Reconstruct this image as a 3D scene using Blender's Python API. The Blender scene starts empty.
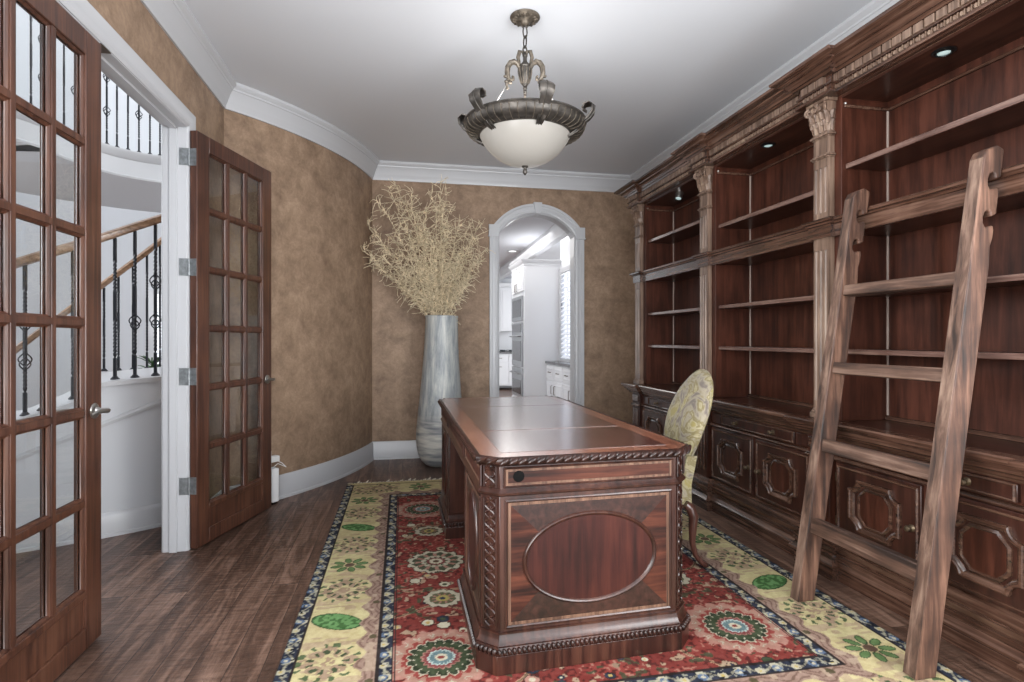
import bpy, bmesh, math, random
import numpy as np
from mathutils import Vector, Matrix
SC = bpy.context.scene
COL = SC.collection
random.seed(7)
PI = math.pi

# ------------------------------------------------------------------ camera
cam_data = bpy.data.cameras.new('camera')
cam = bpy.data.objects.new('camera', cam_data); COL.objects.link(cam)
cam.location = (0, 0, 1.23)
cam.rotation_euler = (PI/2, 0, math.radians(-11))
cam_data.sensor_width = 36
cam_data.lens = 565/1024*36
cam_data.shift_y = -2/1024
cam_data.clip_start = .02
SC.camera = cam

# ------------------------------------------------------------------ world, lights, exposure
SC.view_settings.view_transform = 'Standard'
SC.view_settings.look = 'None'
SC.view_settings.gamma = 1
SC.view_settings.use_curve_mapping = False
SC.view_settings.exposure = 1.38
wd = bpy.data.worlds.new('world'); SC.world = wd; wd.use_nodes = True
wd.node_tree.nodes['Background'].inputs[0].default_value = (.94, .97, 1, 1)
wd.node_tree.nodes['Background'].inputs[1].default_value = 1.0
SC.cycles.max_bounces = 10
SC.cycles.diffuse_bounces = 6
SC.cycles.transparent_max_bounces = 16
SC.cycles.sample_clamp_indirect = 6
SC.cycles.caustics_reflective = False
SC.cycles.caustics_refractive = False

def lamp(name, kind, loc, energy, color=(1, 1, 1), size=1, size_y=None, rot=(0, 0, 0)):
    d = bpy.data.lights.new(name, kind); d.energy = energy; d.color = color
    if kind == 'AREA':
        d.size = size
        if size_y: d.shape = 'RECTANGLE'; d.size_y = size_y
    else:
        d.shadow_soft_size = size
    o = bpy.data.objects.new(name, d); COL.objects.link(o); o.location = loc; o.rotation_euler = rot
    return o
lamp('kitchen_ceiling_light', 'AREA', (1.5, 9.2, 2.7), 38, (1, .98, .96), 1.6, 3.4)
lamp('window_daylight', 'AREA', (.6, -1.1, 1.3), 14, (.95, .97, 1), 3.4, 2.4, (math.radians(110), 0, 0))
sun = bpy.data.lights.new('upward_fill_sun', 'SUN'); sun.energy = 1.15; sun.angle = math.radians(70); sun.color = (.94, .97, 1)  # added sun aimed upward from below the horizon, fills the far ceiling
sun_o = bpy.data.objects.new('upward_fill_sun', sun); COL.objects.link(sun_o); sun_o.location = (0, -6, 0); sun_o.rotation_euler = (math.radians(113), 0, math.radians(14))
lamp('left_fill_light', 'AREA', (-1.15, .2, 1.6), 74, (.95, .98, 1), 1.8, 2.2, (0, math.radians(-90), 0))  # added fill lamp on a solid wall, brightens the bookcase fronts
lamp('right_fill_light', 'AREA', (2.45, .1, 1.7), 95, (.95, .98, 1), 1.8, 2.2, (0, math.radians(96), math.radians(-18)))  # added fill lamp with no window behind it, lifts the left wall
lamp('hall_daylight', 'AREA', (-5.9, 4.6, 2.4), 105, (.95, .97, 1), 2.4, 2.2, (math.radians(92), 0, math.radians(-62)))

# ------------------------------------------------------------------ helpers
def lin(c):
    o = []
    for v in c[:3]:
        v /= 255
        o.append(v/12.92 if v <= .04045 else ((v+.055)/1.055)**2.4)
    return (*o, 1)

class MB:
    """collects shapes; build() links them as one mesh object"""
    def __init__(s): s.v = []; s.f = []
    def add(s, vs, fs):
        b = len(s.v); s.v += [tuple(p) for p in vs]; s.f += [tuple(i+b for i in f) for f in fs]; return s
    def box(s, x0, y0, z0, x1, y1, z1):
        vs = [(x, y, z) for z in (z0, z1) for y in (y0, y1) for x in (x0, x1)]
        return s.add(vs, [(0,2,3,1), (4,5,7,6), (0,1,5,4), (2,6,7,3), (0,4,6,2), (1,3,7,5)])
    def obox(s, c, ax, ay, az):
        c = Vector(c); ax = Vector(ax); ay = Vector(ay); az = Vector(az)
        vs = [c+ax*i+ay*j+az*k for k in (-1, 1) for j in (-1, 1) for i in (-1, 1)]
        return s.add(vs, [(0,2,3,1), (4,5,7,6), (0,1,5,4), (2,6,7,3), (0,4,6,2), (1,3,7,5)])
    def prism(s, poly, h0, h1, mp=lambda a, b, h: (a, b, h)):
        n = len(poly)
        vs = [mp(a, b, h0) for a, b in poly]+[mp(a, b, h1) for a, b in poly]
        fs = [tuple(range(n))[::-1], tuple(range(n, 2*n))]
        fs += [(i, (i+1) % n, n+(i+1) % n, n+i) for i in range(n)]
        return s.add(vs, fs)
    def sweep(s, path, prof, closed=False, mp=lambda a, b, h: (a, b, h), caps=True):
        n = len(path); k = len(prof); vs = []
        for i in range(n):
            def t(a, b):
                dx, dy = path[b][0]-path[a][0], path[b][1]-path[a][1]; l = math.hypot(dx, dy) or 1
                return dx/l, dy/l
            if closed: ta, tb = t(i-1, i), t(i, (i+1) % n)
            else:
                ta = t(i-1, i) if i > 0 else t(0, 1)
                tb = t(i, i+1) if i < n-1 else t(n-2, n-1)
            na, nb = (ta[1], -ta[0]), (tb[1], -tb[0])
            mx, my = na[0]+nb[0], na[1]+nb[1]
            q = mx*na[0]+my*na[1]
            if q < .15: q = .15
            mx, my = mx/q, my/q
            for u, w in prof: vs.append(mp(path[i][0]+mx*u, path[i][1]+my*u, w))
        fs = []
        for i in range(n if closed else n-1):
            j = (i+1) % n
            for a in range(k):
                b = (a+1) % k
                fs.append((i*k+a, i*k+b, j*k+b, j*k+a))
        if not closed and caps: fs += [tuple(range(k))[::-1], tuple(range((n-1)*k, n*k))]
        return s.add(vs, fs)
    def tube(s, pts, r, seg=8, closed=False, caps=True):
        pts = [Vector(p) for p in pts]; n = len(pts)
        rs = r if isinstance(r, (list, tuple)) else [r]*n
        vs = []; up = None
        for i in range(n):
            if closed: t = pts[(i+1) % n]-pts[i-1]
            else: t = pts[min(i+1, n-1)]-pts[max(i-1, 0)]
            if t.length < 1e-9: t = Vector((0, 0, 1))
            t.normalize()
            if up is None:
                up = Vector((0, 0, 1)) if abs(t.z) < .9 else Vector((1, 0, 0))
            a = up-t*up.dot(t)
            if a.length < 1e-6: a = t.orthogonal()
            a.normalize(); up = a; b = t.cross(a)
            for q in range(seg):
                an = 2*PI*q/seg
                vs.append(pts[i]+(a*math.cos(an)+b*math.sin(an))*rs[i])
        fs = []
        for i in range(n if closed else n-1):
            j = (i+1) % n
            for q in range(seg):
                p = (q+1) % seg
                fs.append((i*seg+q, i*seg+p, j*seg+p, j*seg+q))
        if not closed and caps: fs += [tuple(range(seg))[::-1], tuple(range((n-1)*seg, n*seg))]
        return s.add(vs, fs)
    def lathe(s, prof, seg=24, o=(0, 0, 0), ax=(0, 0, 1), sx=1):
        ax = Vector(ax).normalized(); a = ax.orthogonal().normalized(); b = ax.cross(a); o = Vector(o)
        vs = []; fs = []; k = len(prof)
        for q in range(seg):
            an = 2*PI*q/seg; d = a*math.cos(an)+b*math.sin(an)
            for r, h in prof: vs.append(o+d*max(r, 1e-4)+ax*h)
        for q in range(seg):
            p = (q+1) % seg
            for i in range(k-1): fs.append((q*k+i, p*k+i, p*k+i+1, q*k+i+1))
        fs.append(tuple(q*k for q in range(seg))[::-1]); fs.append(tuple(q*k+k-1 for q in range(seg)))
        return s.add(vs, fs)
    def ball(s, c, ax, ay, az, seg=8, rings=5):
        c = Vector(c); ax = Vector(ax); ay = Vector(ay); az = Vector(az)
        vs = [c-az]; fs = []
        for i in range(1, rings):
            ph = -PI/2+PI*i/rings
            for q in range(seg):
                an = 2*PI*q/seg
                vs.append(c+(ax*math.cos(an)+ay*math.sin(an))*math.cos(ph)+az*math.sin(ph))
        vs.append(c+az)
        for q in range(seg):
            p = (q+1) % seg
            fs.append((0, 1+p, 1+q))
            for i in range(rings-2):
                fs.append((1+i*seg+q, 1+i*seg+p, 1+(i+1)*seg+p, 1+(i+1)*seg+q))
            fs.append((1+(rings-2)*seg+q, 1+(rings-2)*seg+p, len(vs)-1))
        return s.add(vs, fs)
    def sheet(s, grid, th=None):
        """grid of points; th = thickness vector gives it a back"""
        m, n = len(grid), len(grid[0])
        vs = [Vector(p) for r in grid for p in r]
        fs = [(i*n+j, i*n+j+1, (i+1)*n+j+1, (i+1)*n+j) for i in range(m-1) for j in range(n-1)]
        if th is not None:
            th = Vector(th); b = len(vs); vs += [p+th for p in vs]
            fs += [tuple(x+b for x in f[::-1]) for f in fs]
            rim = [(0, j) for j in range(n)]+[(i, n-1) for i in range(1, m)]+[(m-1, j) for j in range(n-2, -1, -1)]+[(i, 0) for i in range(m-2, 0, -1)]
            ids = [i*n+j for i, j in rim]
            for q in range(len(ids)):
                p = (q+1) % len(ids); fs.append((ids[q], ids[p], ids[p]+b, ids[q]+b))
        return s.add(vs, fs)
    def build(s, name, mat, parent=None, loc=None, bevel=0, angle=38, seg=2):
        me = bpy.data.meshes.new(name)
        vs = s.v
        inv = None
        if parent is not None:
            R = ROOT.get(parent.name)
            if R is not None: inv = R
        elif loc is not None:
            inv = Matrix.Translation(Vector(loc)).inverted()
        if inv is not None: vs = [inv @ Vector(p) for p in vs]
        me.from_pydata([tuple(p) for p in vs], [], s.f)
        bm = bmesh.new(); bm.from_mesh(me)
        bmesh.ops.recalc_face_normals(bm, faces=bm.faces)
        bm.to_mesh(me); bm.free()
        me.shade_smooth(); me.set_sharp_from_angle(angle=math.radians(angle))
        me.materials.append(M[mat] if isinstance(mat, str) else mat)
        o = bpy.data.objects.new(name, me); COL.objects.link(o)
        if parent is not None:
            o.parent = parent; ROOT[o.name] = ROOT.get(parent.name)
        elif loc is not None:
            o.location = loc
            ROOT[o.name] = inv
        if bevel:
            b = o.modifiers.new('bevel', 'BEVEL'); b.width = bevel; b.segments = seg; b.limit_method = 'ANGLE'; b.angle_limit = math.radians(40)
            b.harden_normals = False
        return o
ROOT = {}   # name -> matrix that takes the building coordinates into the thing's own space (None: built in its own space)
def tag(o, label=None, cat=None, group=None, kind=None):
    if label: o['label'] = label
    if cat: o['category'] = cat
    if group: o['group'] = group
    if kind: o['kind'] = kind
    return o
def thing(name, label, cat, loc=(0, 0, 0), rotz=0, group=None, local=False, kind=None):
    o = bpy.data.objects.new(name, None); COL.objects.link(o)
    o.location = loc; o.rotation_euler = (0, 0, rotz); o.empty_display_size = .1
    if not local:
        ROOT[o.name] = (Matrix.Translation(Vector(loc)) @ Matrix.Rotation(rotz, 4, 'Z')).inverted()
    return tag(o, label, cat, group, kind)
def struct(name, mb, mat, parent=None, **k):
    o = mb.build(name, mat, parent, **k)
    if parent is None: o['kind'] = 'structure'
    return o
def copy_tree(o, parent=None):
    c = o.copy(); COL.objects.link(c); c.parent = parent
    for ch in list(o.children): copy_tree(ch, c)
    return c

# ------------------------------------------------------------------ materials
M = {}
def newmat(name):
    m = bpy.data.materials.new(name); m.use_nodes = True; M[name] = m
    nt = m.node_tree; return m, nt, nt.nodes['Principled BSDF']
def plain(name, c, rough=.5, metal=0, coat=0, spec=.5, noise=0, nscale=6, bump=0):
    m, nt, p = newmat(name)
    p.inputs['Base Color'].default_value = lin(c); p.inputs['Roughness'].default_value = rough
    p.inputs['Metallic'].default_value = metal; p.inputs['Coat Weight'].default_value = coat
    p.inputs['Specular IOR Level'].default_value = spec
    if noise or bump:
        t = nt.nodes.new('ShaderNodeTexCoord'); n = nt.nodes.new('ShaderNodeTexNoise')
        n.inputs['Scale'].default_value = nscale; n.inputs['Detail'].default_value = 5
        nt.links.new(t.outputs['Object'], n.inputs['Vector'])
    if noise:
        r = nt.nodes.new('ShaderNodeValToRGB')
        r.color_ramp.elements[0].color = lin([max(0, v*(1-noise)) for v in c]); r.color_ramp.elements[0].position = .3
        r.color_ramp.elements[1].color = lin([min(255, v*(1+noise)) for v in c]); r.color_ramp.elements[1].position = .7
        nt.links.new(n.outputs['Fac'], r.inputs['Fac']); nt.links.new(r.outputs['Color'], p.inputs['Base Color'])
    if bump:
        b = nt.nodes.new('ShaderNodeBump'); b.inputs['Strength'].default_value = bump; b.inputs['Distance'].default_value = .004
        nt.links.new(n.outputs['Fac'], b.inputs['Height']); nt.links.new(b.outputs['Normal'], p.inputs['Normal'])
    return m
def wood(name, c0, c1, c2, axis='z', rough=.35, coat=.25, bump=.12, fine=30, spec=.5, wear=None):
    m, nt, p = newmat(name); L = nt.links.new
    t = nt.nodes.new('ShaderNodeTexCoord'); mp = nt.nodes.new('ShaderNodeMapping')
    sc = {'x': (1.2, fine, fine), 'y': (fine, 1.2, fine), 'z': (fine, fine, 1.2)}[axis]
    mp.inputs['Scale'].default_value = sc
    L(t.outputs['Object'], mp.inputs['Vector'])
    n = nt.nodes.new('ShaderNodeTexNoise'); n.inputs['Scale'].default_value = 1.6; n.inputs['Detail'].default_value = 7
    n.inputs['Roughness'].default_value = .62; n.inputs['Distortion'].default_value = .4
    L(mp.outputs['Vector'], n.inputs['Vector'])
    n2 = nt.nodes.new('ShaderNodeTexNoise'); n2.inputs['Scale'].default_value = 3.2; n2.inputs['Detail'].default_value = 4
    L(t.outputs['Object'], n2.inputs['Vector'])
    mx = nt.nodes.new('ShaderNodeMath'); mx.operation = 'MULTIPLY_ADD'
    L(n2.outputs['Fac'], mx.inputs[0]); mx.inputs[1].default_value = .55; L(n.outputs['Fac'], mx.inputs[2])
    sb = nt.nodes.new('ShaderNodeMath'); sb.operation = 'SUBTRACT'; L(mx.outputs[0], sb.inputs[0]); sb.inputs[1].default_value = .275
    r = nt.nodes.new('ShaderNodeValToRGB'); e = r.color_ramp.elements
    e[0].position = .33; e[0].color = lin(c0); e[1].position = .7; e[1].color = lin(c2)
    q = e.new(.5); q.color = lin(c1)
    L(sb.outputs[0], r.inputs['Fac'])
    col = r.outputs['Color']
    if wear:
        g = nt.nodes.new('ShaderNodeNewGeometry')
        w = nt.nodes.new('ShaderNodeMapRange'); w.inputs['From Min'].default_value = .505; w.inputs['From Max'].default_value = .56
        L(g.outputs['Pointiness'], w.inputs['Value'])
        mm = nt.nodes.new('ShaderNodeMix'); mm.data_type = 'RGBA'; mm.inputs['B'].default_value = lin(wear)
        L(w.outputs['Result'], mm.inputs['Factor']); L(col, mm.inputs['A']); col = mm.outputs['Result']
    L(col, p.inputs['Base Color'])
    p.inputs['Roughness'].default_value = rough; p.inputs['Coat Weight'].default_value = coat; p.inputs['Coat Roughness'].default_value = .22; p.inputs['Specular IOR Level'].default_value = spec
    if bump:
        b = nt.nodes.new('ShaderNodeBump'); b.inputs['Strength'].default_value = bump; b.inputs['Distance'].default_value = .003
        L(n.outputs['Fac'], b.inputs['Height']); L(b.outputs['Normal'], p.inputs['Normal'])
    return m
wood('mahogany', (42, 20, 13), (63, 33, 23), (84, 47, 35), 'z', .42, .06, .1, 14, .32)
wood('mahogany_shelf', (37, 20, 15), (56, 32, 24), (77, 47, 36), 'y', .3, .12, .12, 26, .45)
wood('mahogany_trim', (46, 30, 23), (76, 52, 41), (110, 83, 69), 'y', .27, .35)
wood('shelf_edge_sheen', (74, 53, 46), (102, 77, 69), (128, 104, 93), 'y', .24, .5)  # paler than the shelf boards: the highlight along their edges is painted in
wood('mahogany_pilaster', (80, 62, 51), (114, 92, 78), (148, 125, 108), 'z', .42, .2, .2)
wood('carved_wood', (79, 60, 48), (119, 96, 81), (148, 127, 108), 'z', .5, .1, .15)
wood('mahogany_door', (36, 19, 14), (55, 31, 24), (76, 45, 35), 'z', .34, .12, .1, 16, .45)
wood('door_wood', (51, 29, 21), (76, 46, 34), (97, 63, 47), 'z', .36, .25)
wood('desk_wood', (31, 16, 12), (50, 27, 21), (71, 43, 33), 'z', .32, .15, .12, 24, .4)
wood('desk_dark', (25, 13, 10), (40, 22, 17), (58, 34, 28), 'y', .36, .12, .12, 24, .35)
wood('desk_crotch', (29, 12, 9), (47, 20, 16), (64, 30, 23), 'z', .5, 0, .08, 20, .2)
wood('desk_crotch_x', (28, 13, 9), (55, 27, 19), (83, 45, 32), 'x', .5, 0, .08, 20, .2)
wood('desk_band', (62, 43, 34), (89, 65, 52), (114, 87, 71), 'z', .5, 0, .08, 40, .25)
wood('desktop_panel', (56, 30, 25), (76, 45, 38), (92, 58, 50), 'x', .2, .5, .02)
wood('desktop_band', (98, 58, 44), (124, 77, 59), (146, 96, 76), 'y', .24, .45, .02)
wood('ladder_lit_wood', (40, 27, 21), (92, 69, 57), (134, 110, 95), 'z', .62, .05, .7, 22)  # paler copy of the rail wood, light on the front face painted in
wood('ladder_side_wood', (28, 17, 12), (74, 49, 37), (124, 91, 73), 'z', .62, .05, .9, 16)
wood('ladder_rung_wood', (38, 25, 19), (82, 59, 47), (124, 100, 86), 'y', .6, .05, .6, 22)
wood('handrail_wood', (104, 78, 58), (138, 108, 84), (160, 130, 104), 'x', .35, .3)
wood('chair_leg_wood', (44, 25, 20), (68, 40, 33), (90, 57, 48), 'z', .3, .35)

plain('white_trim', (184, 185, 188), .42, coat=.15)
plain('ceiling_paint', (214, 217, 222), .85, spec=.2)
plain('hall_paint', (196, 198, 202), .8, spec=.2)
plain('kitchen_paint', (205, 206, 209), .75, spec=.25)
plain('cabinet_white', (216, 217, 220), .4, coat=.1)
plain('granite', (54, 52, 54), .25, noise=.35, nscale=80, coat=.3)
plain('steel', (150, 152, 155), .3, metal=.9)
plain('dark_glass', (30, 32, 36), .1, coat=.5)
plain('nickel', (176, 174, 170), .3, metal=.95)
plain('zinc', (136, 140, 142), .45, metal=.75, noise=.12, nscale=40)
plain('pull_bronze', (92, 80, 66), .4, metal=.8)
plain('knob_metal', (112, 98, 80), .38, metal=.85, noise=.15, nscale=60)
plain('bronze', (66, 62, 58), .45, metal=.6, noise=.3, nscale=30, bump=.3)
plain('bronze_light', (98, 90, 80), .45, metal=.6, noise=.3, nscale=40, bump=.3)
plain('iron', (40, 42, 48), .5, metal=.5)
plain('black', (14, 14, 15), .4)
plain('matte_black', (12, 12, 12), .9, spec=.1)
plain('white_plastic', (222, 222, 222), .4)
plain('strip', (176, 160, 150), .4)
plain('fringe_yarn', (206, 200, 184), .9)
plain('twig', (204, 189, 160), .8, noise=.2, nscale=30)
plain('leaf_green', (70, 100, 64), .6)
plain('louver_white', (232, 234, 238), .5)

def emis(name, c, s, base=(230, 230, 230), rough=.3):
    m, nt, p = newmat(name)
    p.inputs['Base Color'].default_value = lin(base); p.inputs['Roughness'].default_value = rough
    p.inputs['Emission Color'].default_value = lin(c); p.inputs['Emission Strength'].default_value = s
emis('bowl_glass', (255, 247, 236), .06, (128, 125, 120), .3)
emis('lens', (196, 228, 226), .18, (190, 200, 200))
emis('lamp_white', (255, 255, 255), .8)
emis('daylight', (235, 242, 255), .45)

def glass_mat():
    m = bpy.data.materials.new('pane_glass'); m.use_nodes = True; M['glass'] = m
    nt = m.node_tree; nt.nodes.clear()
    o = nt.nodes.new('ShaderNodeOutputMaterial'); mx = nt.nodes.new('ShaderNodeMixShader')
    t = nt.nodes.new('ShaderNodeBsdfTransparent'); t.inputs[0].default_value = (.96, .97, .97, 1)
    g = nt.nodes.new('ShaderNodeBsdfGlossy'); g.inputs['Roughness'].default_value = .01
    f = nt.nodes.new('ShaderNodeFresnel'); f.inputs[0].default_value = 1.45
    ge = nt.nodes.new('ShaderNodeNewGeometry'); iv = nt.nodes.new('ShaderNodeMath'); iv.operation = 'SUBTRACT'; iv.inputs[0].default_value = 1
    mu = nt.nodes.new('ShaderNodeMath'); mu.operation = 'MULTIPLY'
    nt.links.new(ge.outputs['Backfacing'], iv.inputs[1]); nt.links.new(iv.outputs[0], mu.inputs[0]); nt.links.new(f.outputs[0], mu.inputs[1]); f2 = nt.nodes.new('ShaderNodeMath'); f2.operation = 'MULTIPLY'; f2.inputs[1].default_value = 1.8; nt.links.new(f.outputs[0], f2.inputs[0]); nt.links.new(f2.outputs[0], mu.inputs[1])
    nt.links.new(mu.outputs[0], mx.inputs[0]); nt.links.new(t.outputs[0], mx.inputs[1]); nt.links.new(g.outputs[0], mx.inputs[2])
    nt.links.new(mx.outputs[0], o.inputs[0])
glass_mat()

def wall_mat():
    m, nt, p = newmat('faux_wall'); L = nt.links.new
    t = nt.nodes.new('ShaderNodeTexCoord')
    a = nt.nodes.new('ShaderNodeTexNoise'); a.inputs['Scale'].default_value = 5.5; a.inputs['Detail'].default_value = 12; a.inputs['Roughness'].default_value = .8; a.inputs['Distortion'].default_value = .25
    L(t.outputs['Object'], a.inputs['Vector'])
    r = nt.nodes.new('ShaderNodeValToRGB'); e = r.color_ramp.elements
    e[0].position = .32; e[0].color = lin((108, 87, 71)); e[1].position = .72; e[1].color = lin((172, 146, 123)); q = e.new(.5); q.color = lin((140, 117, 97))
    L(a.outputs['Fac'], r.inputs['Fac']); L(r.outputs['Color'], p.inputs['Base Color'])
    p.inputs['Roughness'].default_value = .6; p.inputs['Specular IOR Level'].default_value = .3
    b = nt.nodes.new('ShaderNodeBump'); b.inputs['Strength'].default_value = .12; b.inputs['Distance'].default_value = .004
    L(a.outputs['Fac'], b.inputs['Height']); L(b.outputs['Normal'], p.inputs['Normal'])
wall_mat()

def floor_mat():
    m, nt, p = newmat('plank_floor'); L = nt.links.new
    t = nt.nodes.new('ShaderNodeTexCoord')
    rot = nt.nodes.new('ShaderNodeMapping'); rot.inputs['Rotation'].default_value = (0, 0, PI/2)
    L(t.outputs['Object'], rot.inputs['Vector'])
    br = nt.nodes.new('ShaderNodeTexBrick'); br.inputs['Scale'].default_value = 1; br.inputs['Mortar Size'].default_value = .0016
    br.inputs['Brick Width'].default_value = 1.5; br.inputs['Row Height'].default_value = .128; br.inputs['Bias'].default_value = 0
    br.inputs['Color1'].default_value = (.25, .25, .25, 1); br.inputs['Color2'].default_value = (.85, .85, .85, 1); br.inputs['Mortar'].default_value = (0, 0, 0, 1)
    br.offset = .37
    L(rot.outputs['Vector'], br.inputs['Vector'])
    mp = nt.nodes.new('ShaderNodeMapping'); mp.inputs['Scale'].default_value = (17, 1.7, 1)
    L(t.outputs['Object'], mp.inputs['Vector'])
    of = nt.nodes.new('ShaderNodeVectorMath'); of.operation = 'MULTIPLY_ADD'
    L(br.outputs['Color'], of.inputs[0]); of.inputs[1].default_value = (9, 9, 9); L(mp.outputs['Vector'], of.inputs[2])
    n = nt.nodes.new('ShaderNodeTexNoise'); n.inputs['Scale'].default_value = 1; n.inputs['Detail'].default_value = 8; n.inputs['Roughness'].default_value = .68; n.inputs['Distortion'].default_value = 1.0
    L(of.outputs[0], n.inputs['Vector'])
    # hand-scraped chatter across the boards
    mp2 = nt.nodes.new('ShaderNodeMapping'); mp2.inputs['Scale'].default_value = (5, 34, 1)
    L(t.outputs['Object'], mp2.inputs['Vector'])
    n2 = nt.nodes.new('ShaderNodeTexNoise'); n2.inputs['Scale'].default_value = 1.6; n2.inputs['Detail'].default_value = 4; n2.inputs['Distortion'].default_value = .5
    L(mp2.outputs['Vector'], n2.inputs['Vector'])
    s = nt.nodes.new('ShaderNodeMath'); s.operation = 'MULTIPLY_ADD'; L(br.outputs['Color'], s.inputs[0]); s.inputs[1].default_value = .22; L(n.outputs['Fac'], s.inputs[2])
    s2 = nt.nodes.new('ShaderNodeMath'); s2.operation = 'MULTIPLY_ADD'; L(n2.outputs['Fac'], s2.inputs[0]); s2.inputs[1].default_value = .28; L(s.outputs[0], s2.inputs[2])
    r = nt.nodes.new('ShaderNodeValToRGB'); e = r.color_ramp.elements
    e[0].position = .5; e[0].color = lin((42, 30, 24)); e[1].position = .97; e[1].color = lin((134, 106, 91)); q = e.new(.73); q.color = lin((82, 60, 49))
    L(s2.outputs[0], r.inputs['Fac'])
    mo = nt.nodes.new('ShaderNodeMix'); mo.data_type = 'RGBA'; mo.inputs['B'].default_value = lin((30, 22, 19))
    L(br.outputs['Fac'], mo.inputs['Factor']); L(r.outputs['Color'], mo.inputs['A'])
    L(mo.outputs['Result'], p.inputs['Base Color'])
    p.inputs['Roughness'].default_value = .42; p.inputs['Specular IOR Level'].default_value = .5
    ad = nt.nodes.new('ShaderNodeMath'); ad.operation = 'ADD'; L(n.outputs['Fac'], ad.inputs[0]); L(n2.outputs['Fac'], ad.inputs[1])
    b = nt.nodes.new('ShaderNodeBump'); b.inputs['Strength'].default_value = .6; b.inputs['Distance'].default_value = .005
    L(ad.outputs[0], b.inputs['Height']); L(b.outputs['Normal'], p.inputs['Normal'])
floor_mat()

def vase_mat():
    m, nt, p = newmat('glazed_vase'); L = nt.links.new
    t = nt.nodes.new('ShaderNodeTexCoord'); mp = nt.nodes.new('ShaderNodeMapping'); mp.inputs['Scale'].default_value = (16, 16, 2.2)
    L(t.outputs['Object'], mp.inputs['Vector'])
    n = nt.nodes.new('ShaderNodeTexNoise'); n.inputs['Scale'].default_value = 1; n.inputs['Detail'].default_value = 8; n.inputs['Roughness'].default_value = .7; n.inputs['Distortion'].default_value = .3
    L(mp.outputs['Vector'], n.inputs['Vector'])
    r = nt.nodes.new('ShaderNodeValToRGB'); e = r.color_ramp.elements
    e[0].position = .3; e[0].color = lin((108, 114, 122)); e[1].position = .7; e[1].color = lin((202, 200, 193)); q = e.new(.5); q.color = lin((158, 162, 162))
    L(n.outputs['Fac'], r.inputs['Fac'])
    # rough brushed rings on the lower belly
    s = nt.nodes.new('ShaderNodeSeparateXYZ'); L(t.outputs['Object'], s.inputs[0])
    w = nt.nodes.new('ShaderNodeTexNoise'); w.inputs['Scale'].default_value = 1; w.inputs['Detail'].default_value = 5
    mp2 = nt.nodes.new('ShaderNodeMapping'); mp2.inputs['Scale'].default_value = (3, 3, 22); L(t.outputs['Object'], mp2.inputs['Vector']); L(mp2.outputs['Vector'], w.inputs['Vector'])
    r2 = nt.nodes.new('ShaderNodeValToRGB'); e = r2.color_ramp.elements
    e[0].position = .36; e[0].color = lin((112, 116, 122)); e[1].position = .62; e[1].color = lin((190, 188, 180))
    L(w.outputs['Fac'], r2.inputs['Fac'])
    mr = nt.nodes.new('ShaderNodeMapRange'); mr.inputs['From Min'].default_value = .52; mr.inputs['From Max'].default_value = .42
    mr.inputs['To Min'].default_value = 0; mr.inputs['To Max'].default_value = 1
    L(s.outputs['Z'], mr.inputs['Value'])
    mx = nt.nodes.new('ShaderNodeMix'); mx.data_type = 'RGBA'; L(mr.outputs['Result'], mx.inputs['Factor']); L(r.outputs['Color'], mx.inputs['A']); L(r2.outputs['Color'], mx.inputs['B'])
    L(mx.outputs['Result'], p.inputs['Base Color']); p.inputs['Roughness'].default_value = .45
vase_mat()

def damask_mat():
    m, nt, p = newmat('damask'); L = nt.links.new
    t = nt.nodes.new('ShaderNodeTexCoord')
    n = nt.nodes.new('ShaderNodeTexNoise'); n.inputs['Scale'].default_value = 7; n.inputs['Detail'].default_value = 5; n.inputs['Distortion'].default_value = 1.6
    L(t.outputs['Object'], n.inputs['Vector'])
    r = nt.nodes.new('ShaderNodeValToRGB'); r.color_ramp.interpolation = 'EASE'; e = r.color_ramp.elements
    e[0].position = .36; e[0].color = lin((136, 124, 72)); e[1].position = .64; e[1].color = lin((102, 92, 86))
    q = e.new(.44); q.color = lin((150, 141, 112)); q = e.new(.5); q.color = lin((114, 102, 66)); q = e.new(.56); q.color = lin((140, 131, 112))
    L(n.outputs['Fac'], r.inputs['Fac']); L(r.outputs['Color'], p.inputs['Base Color'])
    p.inputs['Roughness'].default_value = .75; p.inputs['Sheen Weight'].default_value = .15
damask_mat()

def attr_mat(name, rough=.95):
    m, nt, p = newmat(name); a = nt.nodes.new('ShaderNodeAttribute'); a.attribute_name = 'Weave'
    t = nt.nodes.new('ShaderNodeTexCoord'); n = nt.nodes.new('ShaderNodeTexNoise'); n.inputs['Scale'].default_value = 260; n.inputs['Detail'].default_value = 2
    nt.links.new(t.outputs['Object'], n.inputs['Vector'])
    mr = nt.nodes.new('ShaderNodeMapRange'); mr.inputs['To Min'].default_value = .72; mr.inputs['To Max'].default_value = 1.28; nt.links.new(n.outputs['Fac'], mr.inputs['Value'])
    mx = nt.nodes.new('ShaderNodeVectorMath'); mx.operation = 'SCALE'; nt.links.new(a.outputs['Color'], mx.inputs[0]); nt.links.new(mr.outputs['Result'], mx.inputs['Scale'])
    nt.links.new(mx.outputs[0], p.inputs['Base Color']); p.inputs['Roughness'].default_value = rough; p.inputs['Specular IOR Level'].default_value = .15
    b = nt.nodes.new('ShaderNodeBump'); b.inputs['Strength'].default_value = .3; b.inputs['Distance'].default_value = .003
    nt.links.new(n.outputs['Fac'], b.inputs['Height']); nt.links.new(b.outputs['Normal'], p.inputs['Normal'])
attr_mat('rug_weave')

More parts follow.
